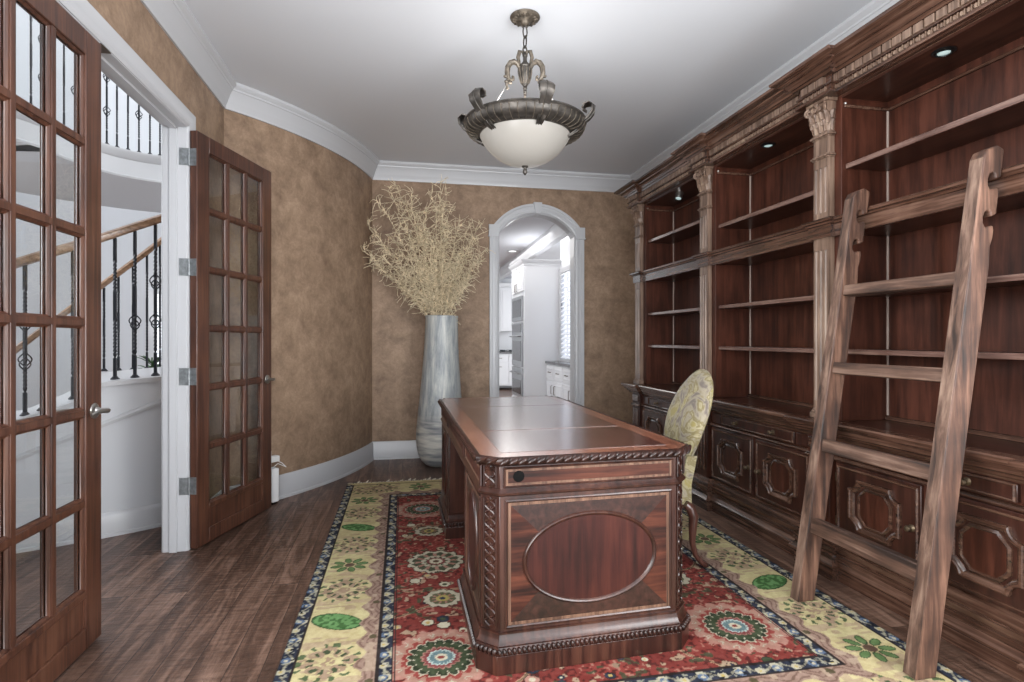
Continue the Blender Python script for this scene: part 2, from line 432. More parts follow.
# ------------------------------------------------------------------ the room shell
CEIL = 3.03
CC = (-3.24, 6.36)              # centre of the round stair drum
def arc(R, a0, a1, n): return [(CC[0]+R*math.cos(a0+(a1-a0)*i/n), CC[1]+R*math.sin(a0+(a1-a0)*i/n)) for i in range(n+1)]
A0 = math.atan2(4.30-CC[1], -1.235-CC[0]); A1 = math.atan2(5.934-CC[1], -.30-CC[0])
R0 = 2.87; R1 = 2.97
curve = []
for i in range(25):
    f = i/24; a = A0+(A1-A0)*f; R = math.hypot(-1.235-CC[0], 4.30-CC[1])*(1-f)+math.hypot(-.30-CC[0], 5.934-CC[1])*f
    R += .0
    curve.append((CC[0]+R*math.cos(a), CC[1]+R*math.sin(a)))

struct('floor', MB().box(-8, -1.2, -.1, 5, 15, 0), 'plank_floor')
cp = [(-1.235, -1.2), (2.55, -1.2), (2.55, 5.98), (-.28, 5.98)]+[(x-.02, y) for x, y in curve[::-1]]
struct('ceiling', MB().prism(cp, CEIL, CEIL+.1), 'ceiling_paint')

# left wall with the double-door opening
OY0, OY1, OZ = 1.73, 3.574, 2.455
w = MB(); w.box(-1.345, -1.2, 0, -1.235, OY0-.02, CEIL); w.box(-1.345, OY0-.02, OZ+.02, -1.235, OY1+.02, CEIL); w.box(-1.345, OY1+.02, 0, -1.235, 4.30, CEIL)
struct('wall_left', w, 'faux_wall')
wc = MB(); n = len(curve)
wc.sweep(curve, [(0, 0), (-.1, 0), (-.1, CEIL), (0, CEIL)])
struct('wall_back_left', wc, 'faux_wall', angle=60)
# far wall with arched opening
FY = 5.934
AX0, AX1, SPR, APX = 1.008, 1.852, 2.346, 2.584
acx = (AX0+AX1)/2; hw = (AX1-AX0)/2; rise = APX-SPR
RA = (hw*hw+rise*rise)/(2*rise); azc = APX-RA
th = math.asin(hw/RA)
archpts = [(acx+RA*math.sin(-th+2*th*i/28), azc+RA*math.cos(-th+2*th*i/28)) for i in range(29)]
xz = lambda a, b, h: (a, h, b)
w = MB(); w.box(-.33, FY, 0, AX0, FY+.13, CEIL); w.box(AX1, FY, 0, 2.62, FY+.13, CEIL)
for i in range(28):
    (xa, za), (xb, zb) = archpts[i], archpts[i+1]
    w.prism([(xa, za), (xb, zb), (xb, CEIL), (xa, CEIL)], FY, FY+.13, xz)
struct('wall_back', w, 'faux_wall')
struct('wall_right', MB().box(2.55, -1.2, 0, 2.65, FY, CEIL), 'faux_wall')

# arch casing
t1 = MB()
leg = [(0, 0), (0, .02), (.012, .028), (.03, .028), (.036, .022), (.07, .022), (.078, .03), (.1, .03), (.1, 0)]
yv = lambda a, b, h: (a, FY-h, b)
prof = [(-u, v) for u, v in leg]
path = [(AX0, 0), (AX0, SPR-.02)]; t1.sweep(path, [(-u, v) for u, v in leg], mp=yv)
path = [(AX1, SPR-.02), (AX1, 0)]; t1.sweep(path, [(-u, v) for u, v in leg], mp=yv)
t1.sweep(archpts, [(-u, v) for u, v in leg], mp=yv)
for s, x in ((-1, AX0), (1, AX1)):
    a, b = (x-.108, x) if s < 0 else (x, x+.108)
    t1.box(a, FY-.034, SPR-.015, b, FY, SPR+.098); t1.box(a-.006 if s < 0 else a, FY-.04, SPR-.03, b if s < 0 else b+.006, FY, SPR-.015)
t1.prism([(acx-.024, APX-.008), (acx+.024, APX-.008), (acx+.046, APX+.112), (acx-.046, APX+.112)], FY-.045, FY, xz)
# reveal lining
for x0, x1 in ((AX0-.002, AX0+.008), (AX1-.008, AX1+.002)): t1.box(x0, FY-.002, 0, x1, FY+.15, SPR)
for i in range(28):
    (xa, za), (xb, zb) = archpts[i], archpts[i+1]
    t1.prism([(xa, za-.008), (xb, zb-.008), (xb, zb), (xa, za)], FY-.002, FY+.15, xz)
struct('trim_1', t1, 'white_trim', bevel=.0015)

# door lining and casing
t2 = MB()
t2.box(-1.352, OY1, 0, -1.228, OY1+.02, OZ+.02)
t2.box(-1.352, OY0-.02, 0, -1.228, OY0, OZ+.02)
t2.box(-1.352, OY0, OZ, -1.228, OY1, OZ+.02)
t2.box(-1.315, OY1-.013, 0, -1.275, OY1, OZ); t2.box(-1.315, OY0, OZ-.013, -1.275, OY1, OZ); t2.box(-1.315, OY0, 0, -1.275, OY0+.013, OZ)
casp = [(0, 0), (0, .012), (.012, .02), (.05, .016), (.07, .026), (.095, .026), (.095, 0)]
for side, xx in ((1, -1.235), (-1, -1.345)):
    mpf = (lambda a, b, h, xx=xx, side=side: (xx+side*h, a, b))
    t2.sweep([(OY0+.004, 0), (OY0+.004, OZ+.004), (OY1-.004+.008, OZ+.004), (OY1+.004, 0)], [(-u, v) for u, v in casp], mp=mpf)
struct('trim_2', t2, 'white_trim', bevel=.0012)
tag(MB().box(-1.262, 2.62, OZ-.006, -1.222, 2.70, OZ-.0005).build('strike_plate', 'pull_bronze', bpy.data.objects['trim_2'], bevel=.001))

# baseboards
bbp = [(0, 0), (.024, 0), (.024, .018), (.016, .024), (.016, .155), (.011, .166), (.008, .18), (0, .183)]
bb = MB(); bb.sweep([(-1.235, OY1+.1), (-1.235, 4.30)]+curve[1:-1]+[(-.30, FY), (AX0-.1, FY)], bbp)
struct('baseboard_left', bb, 'white_trim', angle=30)
struct('baseboard_back', MB().sweep([(AX1+.1, FY), (2.55, FY)], bbp), 'white_trim', angle=30)
# crown
crp = [(0, 2.855), (.012, 2.855), (.016, 2.875), (.03, 2.9), (.034, 2.912), (.05, 2.95), (.066, 2.975), (.072, 2.978), (.074, 2.99), (.09, 3.004), (.095, 3.012), (.095, CEIL), (0, CEIL)]
cr = MB(); cr.sweep([(-1.235, -1.2), (-1.235, 4.30)]+curve[1:-1]+[(-.30, FY), (2.55, FY), (2.55, -1.2)], crp)
struct('trim_3', cr, 'white_trim', angle=25)

# ------------------------------------------------------------------ bookcase wall
P = [5.03, 3.835, 2.64, 1.445]
BC = [(P[i]+P[i+1])/2 for i in range(3)]
HP = .5975
def jogs(x, j, hwid, start=5.12, end=1.33, ret=None):
    pts = []
    if ret: pts += [(ret, start+j*.0), ]
    first = True
    for y in P:
        a, b = min(y+hwid, start) if y == P[0] else y+hwid, max(y-hwid, end) if y == P[-1] else y-hwid
        if y == P[0]:
            if ret: pts = [(ret, a), (x-j, a)]
            else: pts = [(x-j, a)]
            pts += [(x-j, b), (x, b)]
        elif y == P[-1]: pts += [(x, a), (x-j, a), (x-j, b)]
        else: pts += [(x, a), (x-j, a), (x-j, b), (x, b)]
    if ret: pts += [(ret, pts[-1][1])]
    return pts

cmat = M['mahogany_trim']
co = thing('cornice', 'carved dark wood cornice with dentils running along the top of the bookcase wall', 'cornice', (2.4, 3.24, 2.49))
prof = [(0, 2.49), (.045, 2.49), (.047, 2.503), (.034, 2.507), (.028, 2.52), (.03, 2.534), (.042, 2.538), (.042, 2.545), (.03, 2.546), (.03, 2.584), (.05, 2.586), (.055, 2.594), (.058, 2.6), (.066, 2.602), (.072, 2.615), (.088, 2.628), (.104, 2.634), (.108, 2.64), (.116, 2.642), (.128, 2.65), (.138, 2.653), (.14, 2.668), (0, 2.668)]
pth = jogs(2.215, .035, .088, 5.13, 1.34, 2.229)
MB().sweep(pth, [(u-.0125 if u == 0 else u, w_) for u, w_ in prof]).build('moulding', 'mahogany_trim', co, angle=30)
d = MB(); beads = MB()
def along(path, step, fn, margin=0):
    for i in range(len(path)-1):
        (xa, ya), (xb, yb) = path[i], path[i+1]; l = math.hypot(xb-xa, yb-ya)
        if l < step*.8: continue
        k = max(1, int((l-2*margin)/step)); tx, ty = (xb-xa)/l, (yb-ya)/l
        for q in range(k):
            s = margin+(l-2*margin)*(q+.5)/k
            fn((xa+tx*s, ya+ty*s), (tx, ty), (ty, -tx), (l-2*margin)/k)
def dent(p, t, n, st):
    c = (p[0]+n[0]*.038, p[1]+n[1]*.038, 2.565)
    d.obox(c, (t[0]*(st/2-.004), t[1]*(st/2-.004), 0), (n[0]*.012, n[1]*.012, 0), (0, 0, .019))
def egg(p, t, n, st):
    c = Vector((p[0]+n[0]*.033, p[1]+n[1]*.033, 2.5205))
    beads.ball(c, (t[0]*st*.36, t[1]*st*.36, 0), (n[0]*.011, n[1]*.011, 0), (0, 0, .0125), 7, 4)
    beads.obox(c+Vector((t[0]*st*.5, t[1]*st*.5, 0)), (t[0]*.0022, t[1]*.0022, 0), (n[0]*.008, n[1]*.008, 0), (0, 0, .012))
along(pth[1:-1], .053, dent, .002); along(pth[1:-1], .028, egg, .002)
d.build('dentil_row', 'mahogany_pilaster', co, bevel=.0015)
beads.build('egg_and_dart_row', 'carved_wood', co)

wr = thing('waist_rail', 'dark wood moulded rail crossing the bookcase wall halfway up', 'rail', (2.3, 3.24, 1.765))
prof = [(0, 1.765), (.008, 1.765), (.01, 1.828), (.018, 1.832), (.022, 1.84), (.034, 1.845), (.036, 1.856), (.03, 1.862), (0, 1.862)]
MB().sweep(jogs(2.215, .028, .072, 5.11, 1.36, 2.2275), [(u-.0125 if u == 0 else u, w_) for u, w_ in prof]).build('rail_moulding', 'mahogany_trim', wr, angle=30)

ct = thing('countertop', 'dark wood worktop with a moulded edge over the lower cabinets', 'countertop', (2.3, 3.24, .72))
prof = [(0, .722), (.012, .722), (.016, .734), (.03, .742), (.032, .752), (.046, .756), (.05, .77), (.06, .774), (.062, .782), (.072, .785), (.074, .798), (.068, .806), (0, .806)]
cpath = jogs(2.195, .03, .1, 5.14, 1.33, 2.5)
MB().sweep(cpath, prof).build('edge_moulding', 'mahogany_trim', ct, angle=30)
MB().box(2.18, 1.345, .784, 2.53, 5.13, .8055).build('top_board', 'mahogany_shelf', ct)

pl = thing('plinth', 'dark wood stepped plinth moulding along the floor under the bookcase', 'plinth', (2.3, 3.24, 0))
prof = [(0, 0), (.036, 0), (.036, .068), (.05, .07), (.058, .078), (.058, .088), (.046, .1), (.038, .112), (.034, .113), (.034, .122), (.044, .126), (.046, .138), (.03, .144), (.03, .152), (.038, .156), (.038, .168), (.022, .174), (.024, .186), (.028, .196), (.024, .208), (.01, .216), (0, .222)]
MB().sweep(jogs(2.21, .036, .105, 5.145, 1.32, 2.52), prof).build('plinth_moulding', 'mahogany_trim', pl, angle=30)

# pilasters
def leaf(mb, base, n, t, w, h, curl, lean=0):
    """acanthus leaf: base point, outward n, across t"""
    base = Vector(base); n = Vector(n); t = Vector(t); z = Vector((0, 0, 1)); g = []
    K = 7
    for i in range(K+1):
        f = i/K
        if f < .75: zz = h*f/.75; out = .003+curl*.35*(f/.75)**2
        else:
            q = (f-.75)/.25*PI*.8; rr = curl*.45
            zz = h+rr*math.sin(q); out = .003+curl*.35+rr*(1-math.cos(q))
        ww = w*(.62+.5*math.sin(PI*min(1, f*1.15)))*(1-.55*max(0, f-.72)/.28)*(1+.12*(1 if i % 2 else -1))
        row = []
        for s in (-1, -.5, 0, .5, 1):
            rib = .004 if s == 0 else (-.002 if abs(s) == .5 else -.004)
            row.append(base+t*(s*ww/2+lean*f)+n*(out+rib)+z*zz)
        g.append(row)
    mb.sheet(g, -n*.006)
def volute(mb, c, axis, u, r, turns=1.6):
    c = Vector(c); axis = Vector(axis); u = Vector(u).normalized(); v = axis.cross(u)
    pts = []; rs = []
    for i in range(26):
        f = i/25; a = f*turns*2*PI; rr = r*(1-.82*f)
        pts.append(c+(u*math.cos(a)+v*math.sin(a))*rr); rs.append(.0075*(1-.4*f))
    mb.tube(pts, rs, 6)
PLAB = ['carved fluted wood pilaster at the far end of the bookcase beside the brown wall',
        'carved fluted wood pilaster between the first and second bookcase bays from the far wall',
        'carved fluted wood pilaster just beyond the leaning ladder',
        'fluted wood pilaster at the near end of the bookcase']
def make_pilaster(y):
    r = thing('pilaster', PLAB[0], 'pilaster', (2.2, y, .222), group='bookcase pilasters')
    # pedestal beside the lower doors
    m = MB(); m.box(2.172, y-.078, .222, 2.226, y+.078, .721)
    m.build('pedestal', 'mahogany', r, bevel=.003)
    m = MB()
    for k in (-1, 0, 1): m.box(2.165, y+k*.04-.011, .27, 2.174, y+k*.04+.011, .58)
    m.box(2.163, y-.066, .645, 2.174, y+.066, .705)
    m.box(2.158, y-.086, .6, 2.21, y+.086, .612); m.box(2.163, y-.082, .612, 2.21, y+.082, .622)
    m.build('pedestal_panel', 'mahogany_trim', r, bevel=.003)
    # fluted shaft
    m = MB(); h = .055
    def fl(z0, z1):
        cs = [(2.225, y-h), (2.19, y-h)]
        for k in (-1, 0, 1):
            c = y+k*.034
            for a in range(7):
                an = PI*a/6; cs.append((2.19+.009*math.sin(an), c-.011*math.cos(an)))
        cs += [(2.19, y+h), (2.225, y+h)]
        m.prism(cs, z0, z1)
    def pln(z0, z1): m.box(2.19, y-h, z0, 2.225, y+h, z1)
    pln(.806, .90); fl(.90, 1.70); pln(1.70, 1.77); pln(1.86, 1.90); fl(1.90, 2.14); pln(2.14, 2.33)
    m.build('shaft', 'mahogany_pilaster', r, angle=50)
    m = MB()
    def ring(z, e, hh): m.box(2.19-e, y-h-e, z, 2.225, y+h+e, z+hh)
    ring(2.185, .006, .008); ring(2.193, .013, .01); ring(2.203, .006, .007)
    m.build('neck_ring', 'mahogany_pilaster', r, bevel=.003); m = MB()
    ring(2.295, .006, .007); ring(2.302, .014, .012); ring(2.314, .007, .008)
    m.build('neck_ring', 'mahogany_pilaster', r, bevel=.003); m = MB()
    ring(.806, .014, .03); ring(.836, .009, .012); ring(.848, .004, .01)
    m.build('base', 'mahogany_pilaster', r, bevel=.003)
    # corinthian capital
    c = MB()
    g0, g1 = .05, .066
    bell = [[(2.19-.006-q*.02, y-(g0+(g1-g0)*q), 2.322+q*.155), (2.19-.006-q*.02, y+(g0+(g1-g0)*q), 2.322+q*.155)] for q in (0, .5, 1)]
    vs = []
    for q in (0, 1):
        e = g0+(g1-g0)*q; xx = 2.188-.018*q; z = 2.322+.155*q
        vs += [(xx, y-e, z), (2.227, y-e, z), (2.227, y+e, z), (xx, y+e, z)]
    c.add(vs, [(3, 2, 1, 0), (4, 5, 6, 7), (0, 1, 5, 4), (1, 2, 6, 5), (2, 3, 7, 6), (3, 0, 4, 7)])
    for k in (-1, 0, 1): leaf(c, (2.186, y+k*.036, 2.325), (-1, 0, 0), (0, 1, 0), .038, .05, .022)
    for k in (-.5, .5, -1.45, 1.45): leaf(c, (2.18, y+k*.038, 2.36), (-1, 0, 0), (0, 1, 0), .036, .058, .026)
    for sg in (-1, 1):
        for xx in (2.195, 2.211): leaf(c, (xx, y+sg*.052, 2.325), (0, sg, 0), (1, 0, 0), .034, .05, .02)
        leaf(c, (2.205, y+sg*.057, 2.36), (0, sg, 0), (1, 0, 0), .036, .058, .024)
        volute(c, (2.166, y+sg*.058, 2.447), (-.7, -.7*sg, 0), (0, 0, 1), .023)
        volute(c, (2.164, y+sg*.018, 2.45), (-1, 0, 0), (0, 0, 1), .014)
    c.ball((2.16, y, 2.47), (.008, 0, 0), (0, .014, 0), (0, 0, .014))
    c.box(2.158, y-.074, 2.474, 2.227, y+.074, 2.489)
    c.build('capital', 'carved_wood', r, angle=50)
    return r
p0 = make_pilaster(P[0])
for i, y in enumerate(P[1:]):
    q = copy_tree(p0); q.location.y = y; q['label'] = PLAB[i+1]

# upper open shelving, one unit per bay
ULAB = ['open upper bookshelf bay nearest the far brown wall', 'middle open upper bookshelf bay behind the patterned chair',
        'open upper bookshelf bay behind the leaning ladder']
def make_unit(i):
    y = BC[i]; c = .4975
    r = thing('bookshelf_unit', ULAB[i], 'bookshelf', (2.37, y, .806), group='open bookshelf bays')
    for s in (-1, 1):
        a, b = sorted((y+s*c, y+s*(HP-.0005)))
        MB().box(2.228, a, .806, 2.51, b, 2.49).build('side_panel', 'mahogany', r, bevel=.002)
    MB().box(2.508, y-HP+.0005, .806, 2.535, y+HP-.0005, 2.49).build('back_panel', 'mahogany', r)
    MB().box(2.2285, y-c, 2.475, 2.507, y+c, 2.489).build('soffit', 'mahogany_shelf', r)
    tz = [2.15, 2.058, 2.135][i]
    for z, th in ((tz, .024), (1.472, .022), (1.176, .022)):
        MB().box(2.258, y-c+.001, z-th, 2.507, y+c-.001, z).build('shelf', 'mahogany_shelf', r, bevel=.002).name
        sh = [q for q in r.children if q.name.startswith('shelf') and not q.name.startswith('shelf_')][-1]
        MB().box(2.250, y-c+.001, z-th-.002, 2.2582, y+c-.001, z+.001).build('front_edge', 'shelf_edge_sheen', sh, bevel=.003)
    MB().box(2.2285, y-c, 1.768, 2.507, y+c, 1.858).build('middle_shelf', 'mahogany_shelf', r, bevel=.002)
    for s in (-1, 1):
        MB().box(2.5, min(y+s*(c-.007), y+s*c), .83, 2.5075, max(y+s*(c-.007), y+s*c), 2.425).build('corner_strip', 'strip', r)
    MB().box(2.494, y-c+.013, 2.422, 2.508, y+c-.013, 2.437).build('back_cleat', 'mahogany_trim', r, bevel=.003)
    MB().box(2.488, y-c, .806, 2.508, y+c, .828).build('bottom_bead', 'mahogany_trim', r, bevel=.003)
    for s in (-1, 1):
        MB().box(2.24, min(y+s*(c-.012), y+s*c), 2.425, 2.508, max(y+s*(c-.012), y+s*c), 2.44).build('side_cleat', 'mahogany_trim', r, bevel=.003)
        MB().lathe([(0, 0), (.006, 0), (.008, .006), (.004, .012), (0, .013)], 8, (2.25, y+s*(c-.006), 2.447), (-1, 0, 0)).build('shelf_pin', 'nickel', r)
    if i == 0:
        dl = MB().lathe([(.014, 0), (.036, 0), (.036, .006), (.03, .008), (.027, .05), (.024, .05)], 20, (2.32, y+.02, 2.475), (-.25, -.1, -1)).build('downlight', 'nickel', r)
        MB().lathe([(0, 0), (.023, 0), (.022, .004), (0, .006)], 20, (2.3075, y+.015, 2.4265), (-.25, -.1, -1)).build('lens', 'lens', dl)
    else:
        dl = MB().lathe([(.02, 0), (.044, 0), (.046, .004), (.04, .009), (.03, .011), (.028, .004), (.02, .003)], 24, (2.30, y, 2.475), (0, 0, -1)).build('downlight', 'black', r)
        MB().lathe([(0, 0), (.024, 0), (.024, .006), (.012, .010), (0, .011)], 20, (2.30, y, 2.472), (0, 0, -1)).build('lens', 'lens', dl)
    return r
for i in range(3): make_unit(i)

# lower cabinets
def octo(hw_, hh, nw, nh):
    """rectangle with concave rounded corners, clockwise for outward u"""
    pts = []
    for sx, sz in ((1, 1), (1, -1), (-1, -1), (-1, 1)):
        cx, cz = sx*hw_, sz*hh; seq = []
        for k in range(6):
            a = PI/2*k/5
            seq.append((cx-sx*nw*math.cos(a)*1.0, cz-sz*nh*math.sin(a)*1.0))
        # begin on the horizontal edge for corners reached along it
        if sx*sz < 0: seq = seq[::-1]
        pts += seq
    return pts
BLAB = ['dark carved base cabinet nearest the far wall, partly hidden by the desk', 'dark carved base cabinet with two panelled doors beside the patterned chair',
        'dark carved base cabinet with two panelled doors behind the leaning ladder']
def knob(r, y, z, x):
    m = MB(); m.lathe([(0, 0), (.016, 0), (.017, .003), (.012, .006), (.006, .009), (.006, .016), (.011, .02), (.014, .026), (.012, .032), (.006, .035), (0, .036)], 14, (x, y, z), (-1, 0, 0))
    return m.build('knob', 'knob_metal', r)
def make_base(y):
    r = thing('base_cabinet', BLAB[0], 'cabinet', (2.37, y, .222), group='lower cabinets of the bookcase')
    c = .515
    MB().box(2.213, y-c, .16, 2.535, y+c, .725).build('body', 'mahogany', r)
    m = MB(); m.sweep([(2.213, y+c), (2.213, y-c)], [(0, .6), (.012, .602), (.02, .61), (.016, .618), (.01, .622), (0, .624)])
    m.sweep([(2.213, y+c), (2.213, y-c)], [(0, .705), (.01, .706), (.014, .716), (.006, .722), (0, .724)])
    m.build('face_moulding', 'mahogany_trim', r, angle=30)
    dr = MB().box(2.198, y-.375, .632, 2.22, y+.375, .7).build('drawer', 'mahogany_door', r, bevel=.003)
    px = lambda a, b, h: (2.198-h, a, b)
    MB().sweep([(y-.36, .642), (y-.36, .69), (y+.36, .69), (y+.36, .642)], [(0, -.001), (0, .004), (-.004, .007), (-.009, .004), (-.011, -.001)], True, px).build('drawer_bead', 'mahogany_trim', dr, angle=30)
    knob(dr, y+.19, .666, 2.198); knob(dr, y-.19, .666, 2.198)
    for s in (-1, 1):
        a, b = sorted((y+s*.385, y+s*.5)); MB().box(2.2, a, .632, 2.22, b, .7).build('face_block', 'mahogany_door', r, bevel=.004)
    for s in (-1, 1):
        a, b = sorted((y+s*.014, y+s*.502)); yc = (a+b)/2; zc = .411
        do = MB().box(2.198, a, .226, 2.22, b, .597).build('door', 'mahogany_door', r, bevel=.003)
        px = lambda u, v, h: (2.198-h, yc+u, zc+v)
        MB().sweep([(-.232, -.172), (-.232, .172), (.232, .172), (.232, -.172)], [(0, -.001), (0, .003), (.004, .009), (.009, .007), (.012, -.001)], True, px).build('door_edge_bead', 'mahogany_trim', do, angle=30)
        om = MB()
        om.sweep(octo(.148, .128, .052, .05)[::-1] if False else octo(.148, .128, .052, .05), [(0, -.001), (0, .014), (.004, .02), (.012, .02), (.015, .014), (.022, .011), (.027, .005), (.03, -.001)], True, px)
        cut = .04
        i8 = [(-.09, .045), (-.05, .088), (.05, .088), (.09, .045), (.09, -.045), (.05, -.088), (-.05, -.088), (-.09, -.045)]
        om.sweep(i8, [(-.012, -.001), (-.01, .005), (0, .009), (.006, .006), (.008, -.001)], True, px)
        om.build('panel_moulding', 'mahogany_trim', do, angle=28)
        MB().prism(i8, -.001, .004, px).build('raised_panel', 'mahogany', do)
        knob(do, yc-s*.2, zc-.012, 2.198)
        for hz in (.3, .52): MB().tube([(2.2, yc+s*.242, hz-.02), (2.2, yc+s*.242, hz+.02)], .005, 8).build('hinge', 'knob_metal', do)
    return r
b0 = make_base(BC[0])
for i in (1, 2):
    q = copy_tree(b0); q.location.y = BC[i]; q['label'] = BLAB[i]

# ------------------------------------------------------------------ leaning ladder
lad = thing('library_ladder', 'weathered wooden ladder leaning on the bookcase rail, feet on the rug edge', 'ladder', (1.85, 2.03, .013))
RUGZ = .0125
def railx(z): return 1.793+(z)*(2.097-1.793)/1.93
def make_rail(y0, y1):
    # outline of the rail's side in the XZ plane, with two hooked notches on the back edge
    sl = (2.097-1.793)/1.93; wd_ = .087
    F = lambda q, z: (railx(z)+q*wd_, z)
    poly = [F(0, RUGZ), F(0, 1.90), F(.12, 1.925), F(.62, 1.945), F(1, 1.93), F(1, 1.845)]
    def notch(z):
        # slot running in from the back edge, closed by a rounded pocket going up
        return [F(1, z+.0), F(.72, z-.012), F(.70, z+.02)]+[F(.50-.2*math.cos(PI*k/6)+.0, z+.022+.02*math.sin(PI*k/6)) for k in range(6, -1, -1)][::-1][:0]
    for z in (1.80, 1.66):
        poly += [F(1.0, z+.028), F(.74, z+.020), F(.70, z+.034), F(.56, z+.044), F(.42, z+.036), F(.36, z+.016), F(.40, z-.006), F(.52, z-.02), F(.9, z-.012), F(.98, z-.03)]
    poly += [F(.98, 1.60), F(.9, 1.57), F(.99, 1.50), F(1, 1.2), F(1, RUGZ)]
    m = MB(); m.prism(poly, y0, y1, lambda a, b, h: (a, h, b)); return m
RY = ((1.70, 1.757), (2.31, 2.367))
for y0, y1 in RY:
    make_rail(y0, y1).build('side_rail', 'ladder_side_wood', lad, bevel=.005)
    f = MB()
    # front face of the rail, light from the left painted in as a paler tone
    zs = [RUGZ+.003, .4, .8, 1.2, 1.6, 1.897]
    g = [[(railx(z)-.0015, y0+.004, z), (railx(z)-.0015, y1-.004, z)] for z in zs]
    f.sheet(g, (.003, 0, 0)); f.build('rail_lit_face', 'ladder_lit_wood', lad)
for zt, zb in ((1.481, 1.431), (1.119, 1.067), (.761, .702), (.396, .328)):
    x = railx((zt+zb)/2)+.012; m = MB()
    m.obox((x+.026, 2.034, (zt+zb)/2), (.024, 0, -.0036), (0, .29, 0), (.004, 0, (zt-zb)/2)); m.build('rung', 'ladder_rung_wood', lad, bevel=.005)

# ------------------------------------------------------------------ french doors
def make_door(name, label, loc, rotz, W, hinges):
    r = thing(name, label, 'door', loc, rotz, kind='structure', local=True)
    H = 2.43; T = .045; st = .116; tr = .098; zb = .232; zl = .085
    m = MB()
    m.box(0, 0, 0, st, T, H); m.box(W-st, 0, 0, W, T, H); m.box(st, 0, H-tr, W-st, T, H); m.box(st, 0, 0, W-st, T, zl)
    m.box(st, 0, zb-.028, W-st, T, zb)
    m.build('door_frame', 'door_wood', r, bevel=.004)
    MB().box(st-.002, .012, zl-.002, W-st+.002, T-.012, zb-.026).build('bottom_panel', 'door_wood', r)
    iw = W-2*st; ih = H-tr-zb; mw = .026; pw = (iw-2*mw)/3; ph = (ih-5*mw)/6
    mu = MB()
    for k in (1, 2): x = st+k*pw+(k-1)*mw; mu.box(x, .003, zb, x+mw, T-.003, H-tr)
    for k in range(1, 6):
        z = zb+k*ph+(k-1)*mw; mu.box(st, .0032, z, W-st, T-.0032, z+mw)
    # stuck moulding around every pane
    for a in range(3):
        for b in range(6):
            x0 = st+a*(pw+mw); z0 = zb+b*(ph+mw)
            for yy, s in ((.008, 1), (T-.008, -1)):
                mp = lambda u, v, h, s=s, yy=yy: (u, yy+s*h, v)
                mu.sweep([(x0, z0), (x0, z0+ph), (x0+pw, z0+ph), (x0+pw, z0)], [(0, 0), (.01, .008), (.01, .012), (0, .012)], True, mp)
    mu.build('muntins', 'door_wood', r, bevel=.003)
    gl = MB()
    for a in range(3):
        for b in range(6):
            x0 = st+a*(pw+mw); z0 = zb+b*(ph+mw); gl.box(x0+.001, T/2-.0015, z0+.001, x0+pw-.001, T/2+.0015, z0+ph-.001)
    gl.build('glass', 'glass', r)
    for s, y0 in ((-1, 0), (1, T)):
        m = MB(); hx, hz = W-.062, .93
        m.lathe([(0, 0), (.03, 0), (.032, .004), (.028, .009), (.016, .012), (.011, .02), (.011, .05), (0, .052)], 20, (hx, y0, hz), (0, s, 0))
        m.tube([(hx+.004, y0+s*.048, hz), (hx-.03, y0+s*.055, hz+.003), (hx-.07, y0+s*.054, hz+.004), (hx-.1, y0+s*.05, hz-.002), (hx-.112, y0+s*.046, hz-.004)], [.011, .0095, .009, .0085, .006], 10)
        m.build('door_handle', 'nickel', r)
    MB().box(W-.001, .01, .87, W+.0015, T-.01, .99).build('latch_plate', 'nickel', r)
    if hinges:
        for z in (2.275, 1.635, 1.0, .365):
            h = MB()
            h.tube([(-.006, .046, z-.05), (-.006, .046, z+.05)], .0065, 10)
            h.box(-.002, .004, z-.05, .0005, .044, z+.05)
            # leaf on the jamb side, in the door's own space
            jd = Matrix.Rotation(-rotz, 3, 'Z') @ Vector((-1, 0, 0)); jn = Matrix.Rotation(-rotz, 3, 'Z') @ Vector((0, -1, 0))
            c = Vector((-.006, .046, z))+jd*.026+jn*.0008
            h.obox(c, jd*.026, jn*.0012, (0, 0, .05))
            for q in (-.032, 0, .032):
                h.lathe([(0, 0), (.005, 0), (.004, .0015), (0, .002)], 8, c+jn*.001+Vector((0, 0, q))+jd*(.008 if q else -.006), jn)
            h.build('hinge', 'zinc', r)
    m = MB().box(W-.03, .008, H-.003, W-.008, T-.008, H+.006); m.build('roller_catch', 'pull_bronze', r)
    return r
make_door('door_1', 'glazed wooden french door closed in the near half of the doorway', (-1.215, 1.757, .012), PI/2, .85, False)
make_door('door_2', 'glazed wooden french door swung open against the curved brown wall', (-1.168, 3.566, .012), math.atan2(.9586, .285), .83, True)

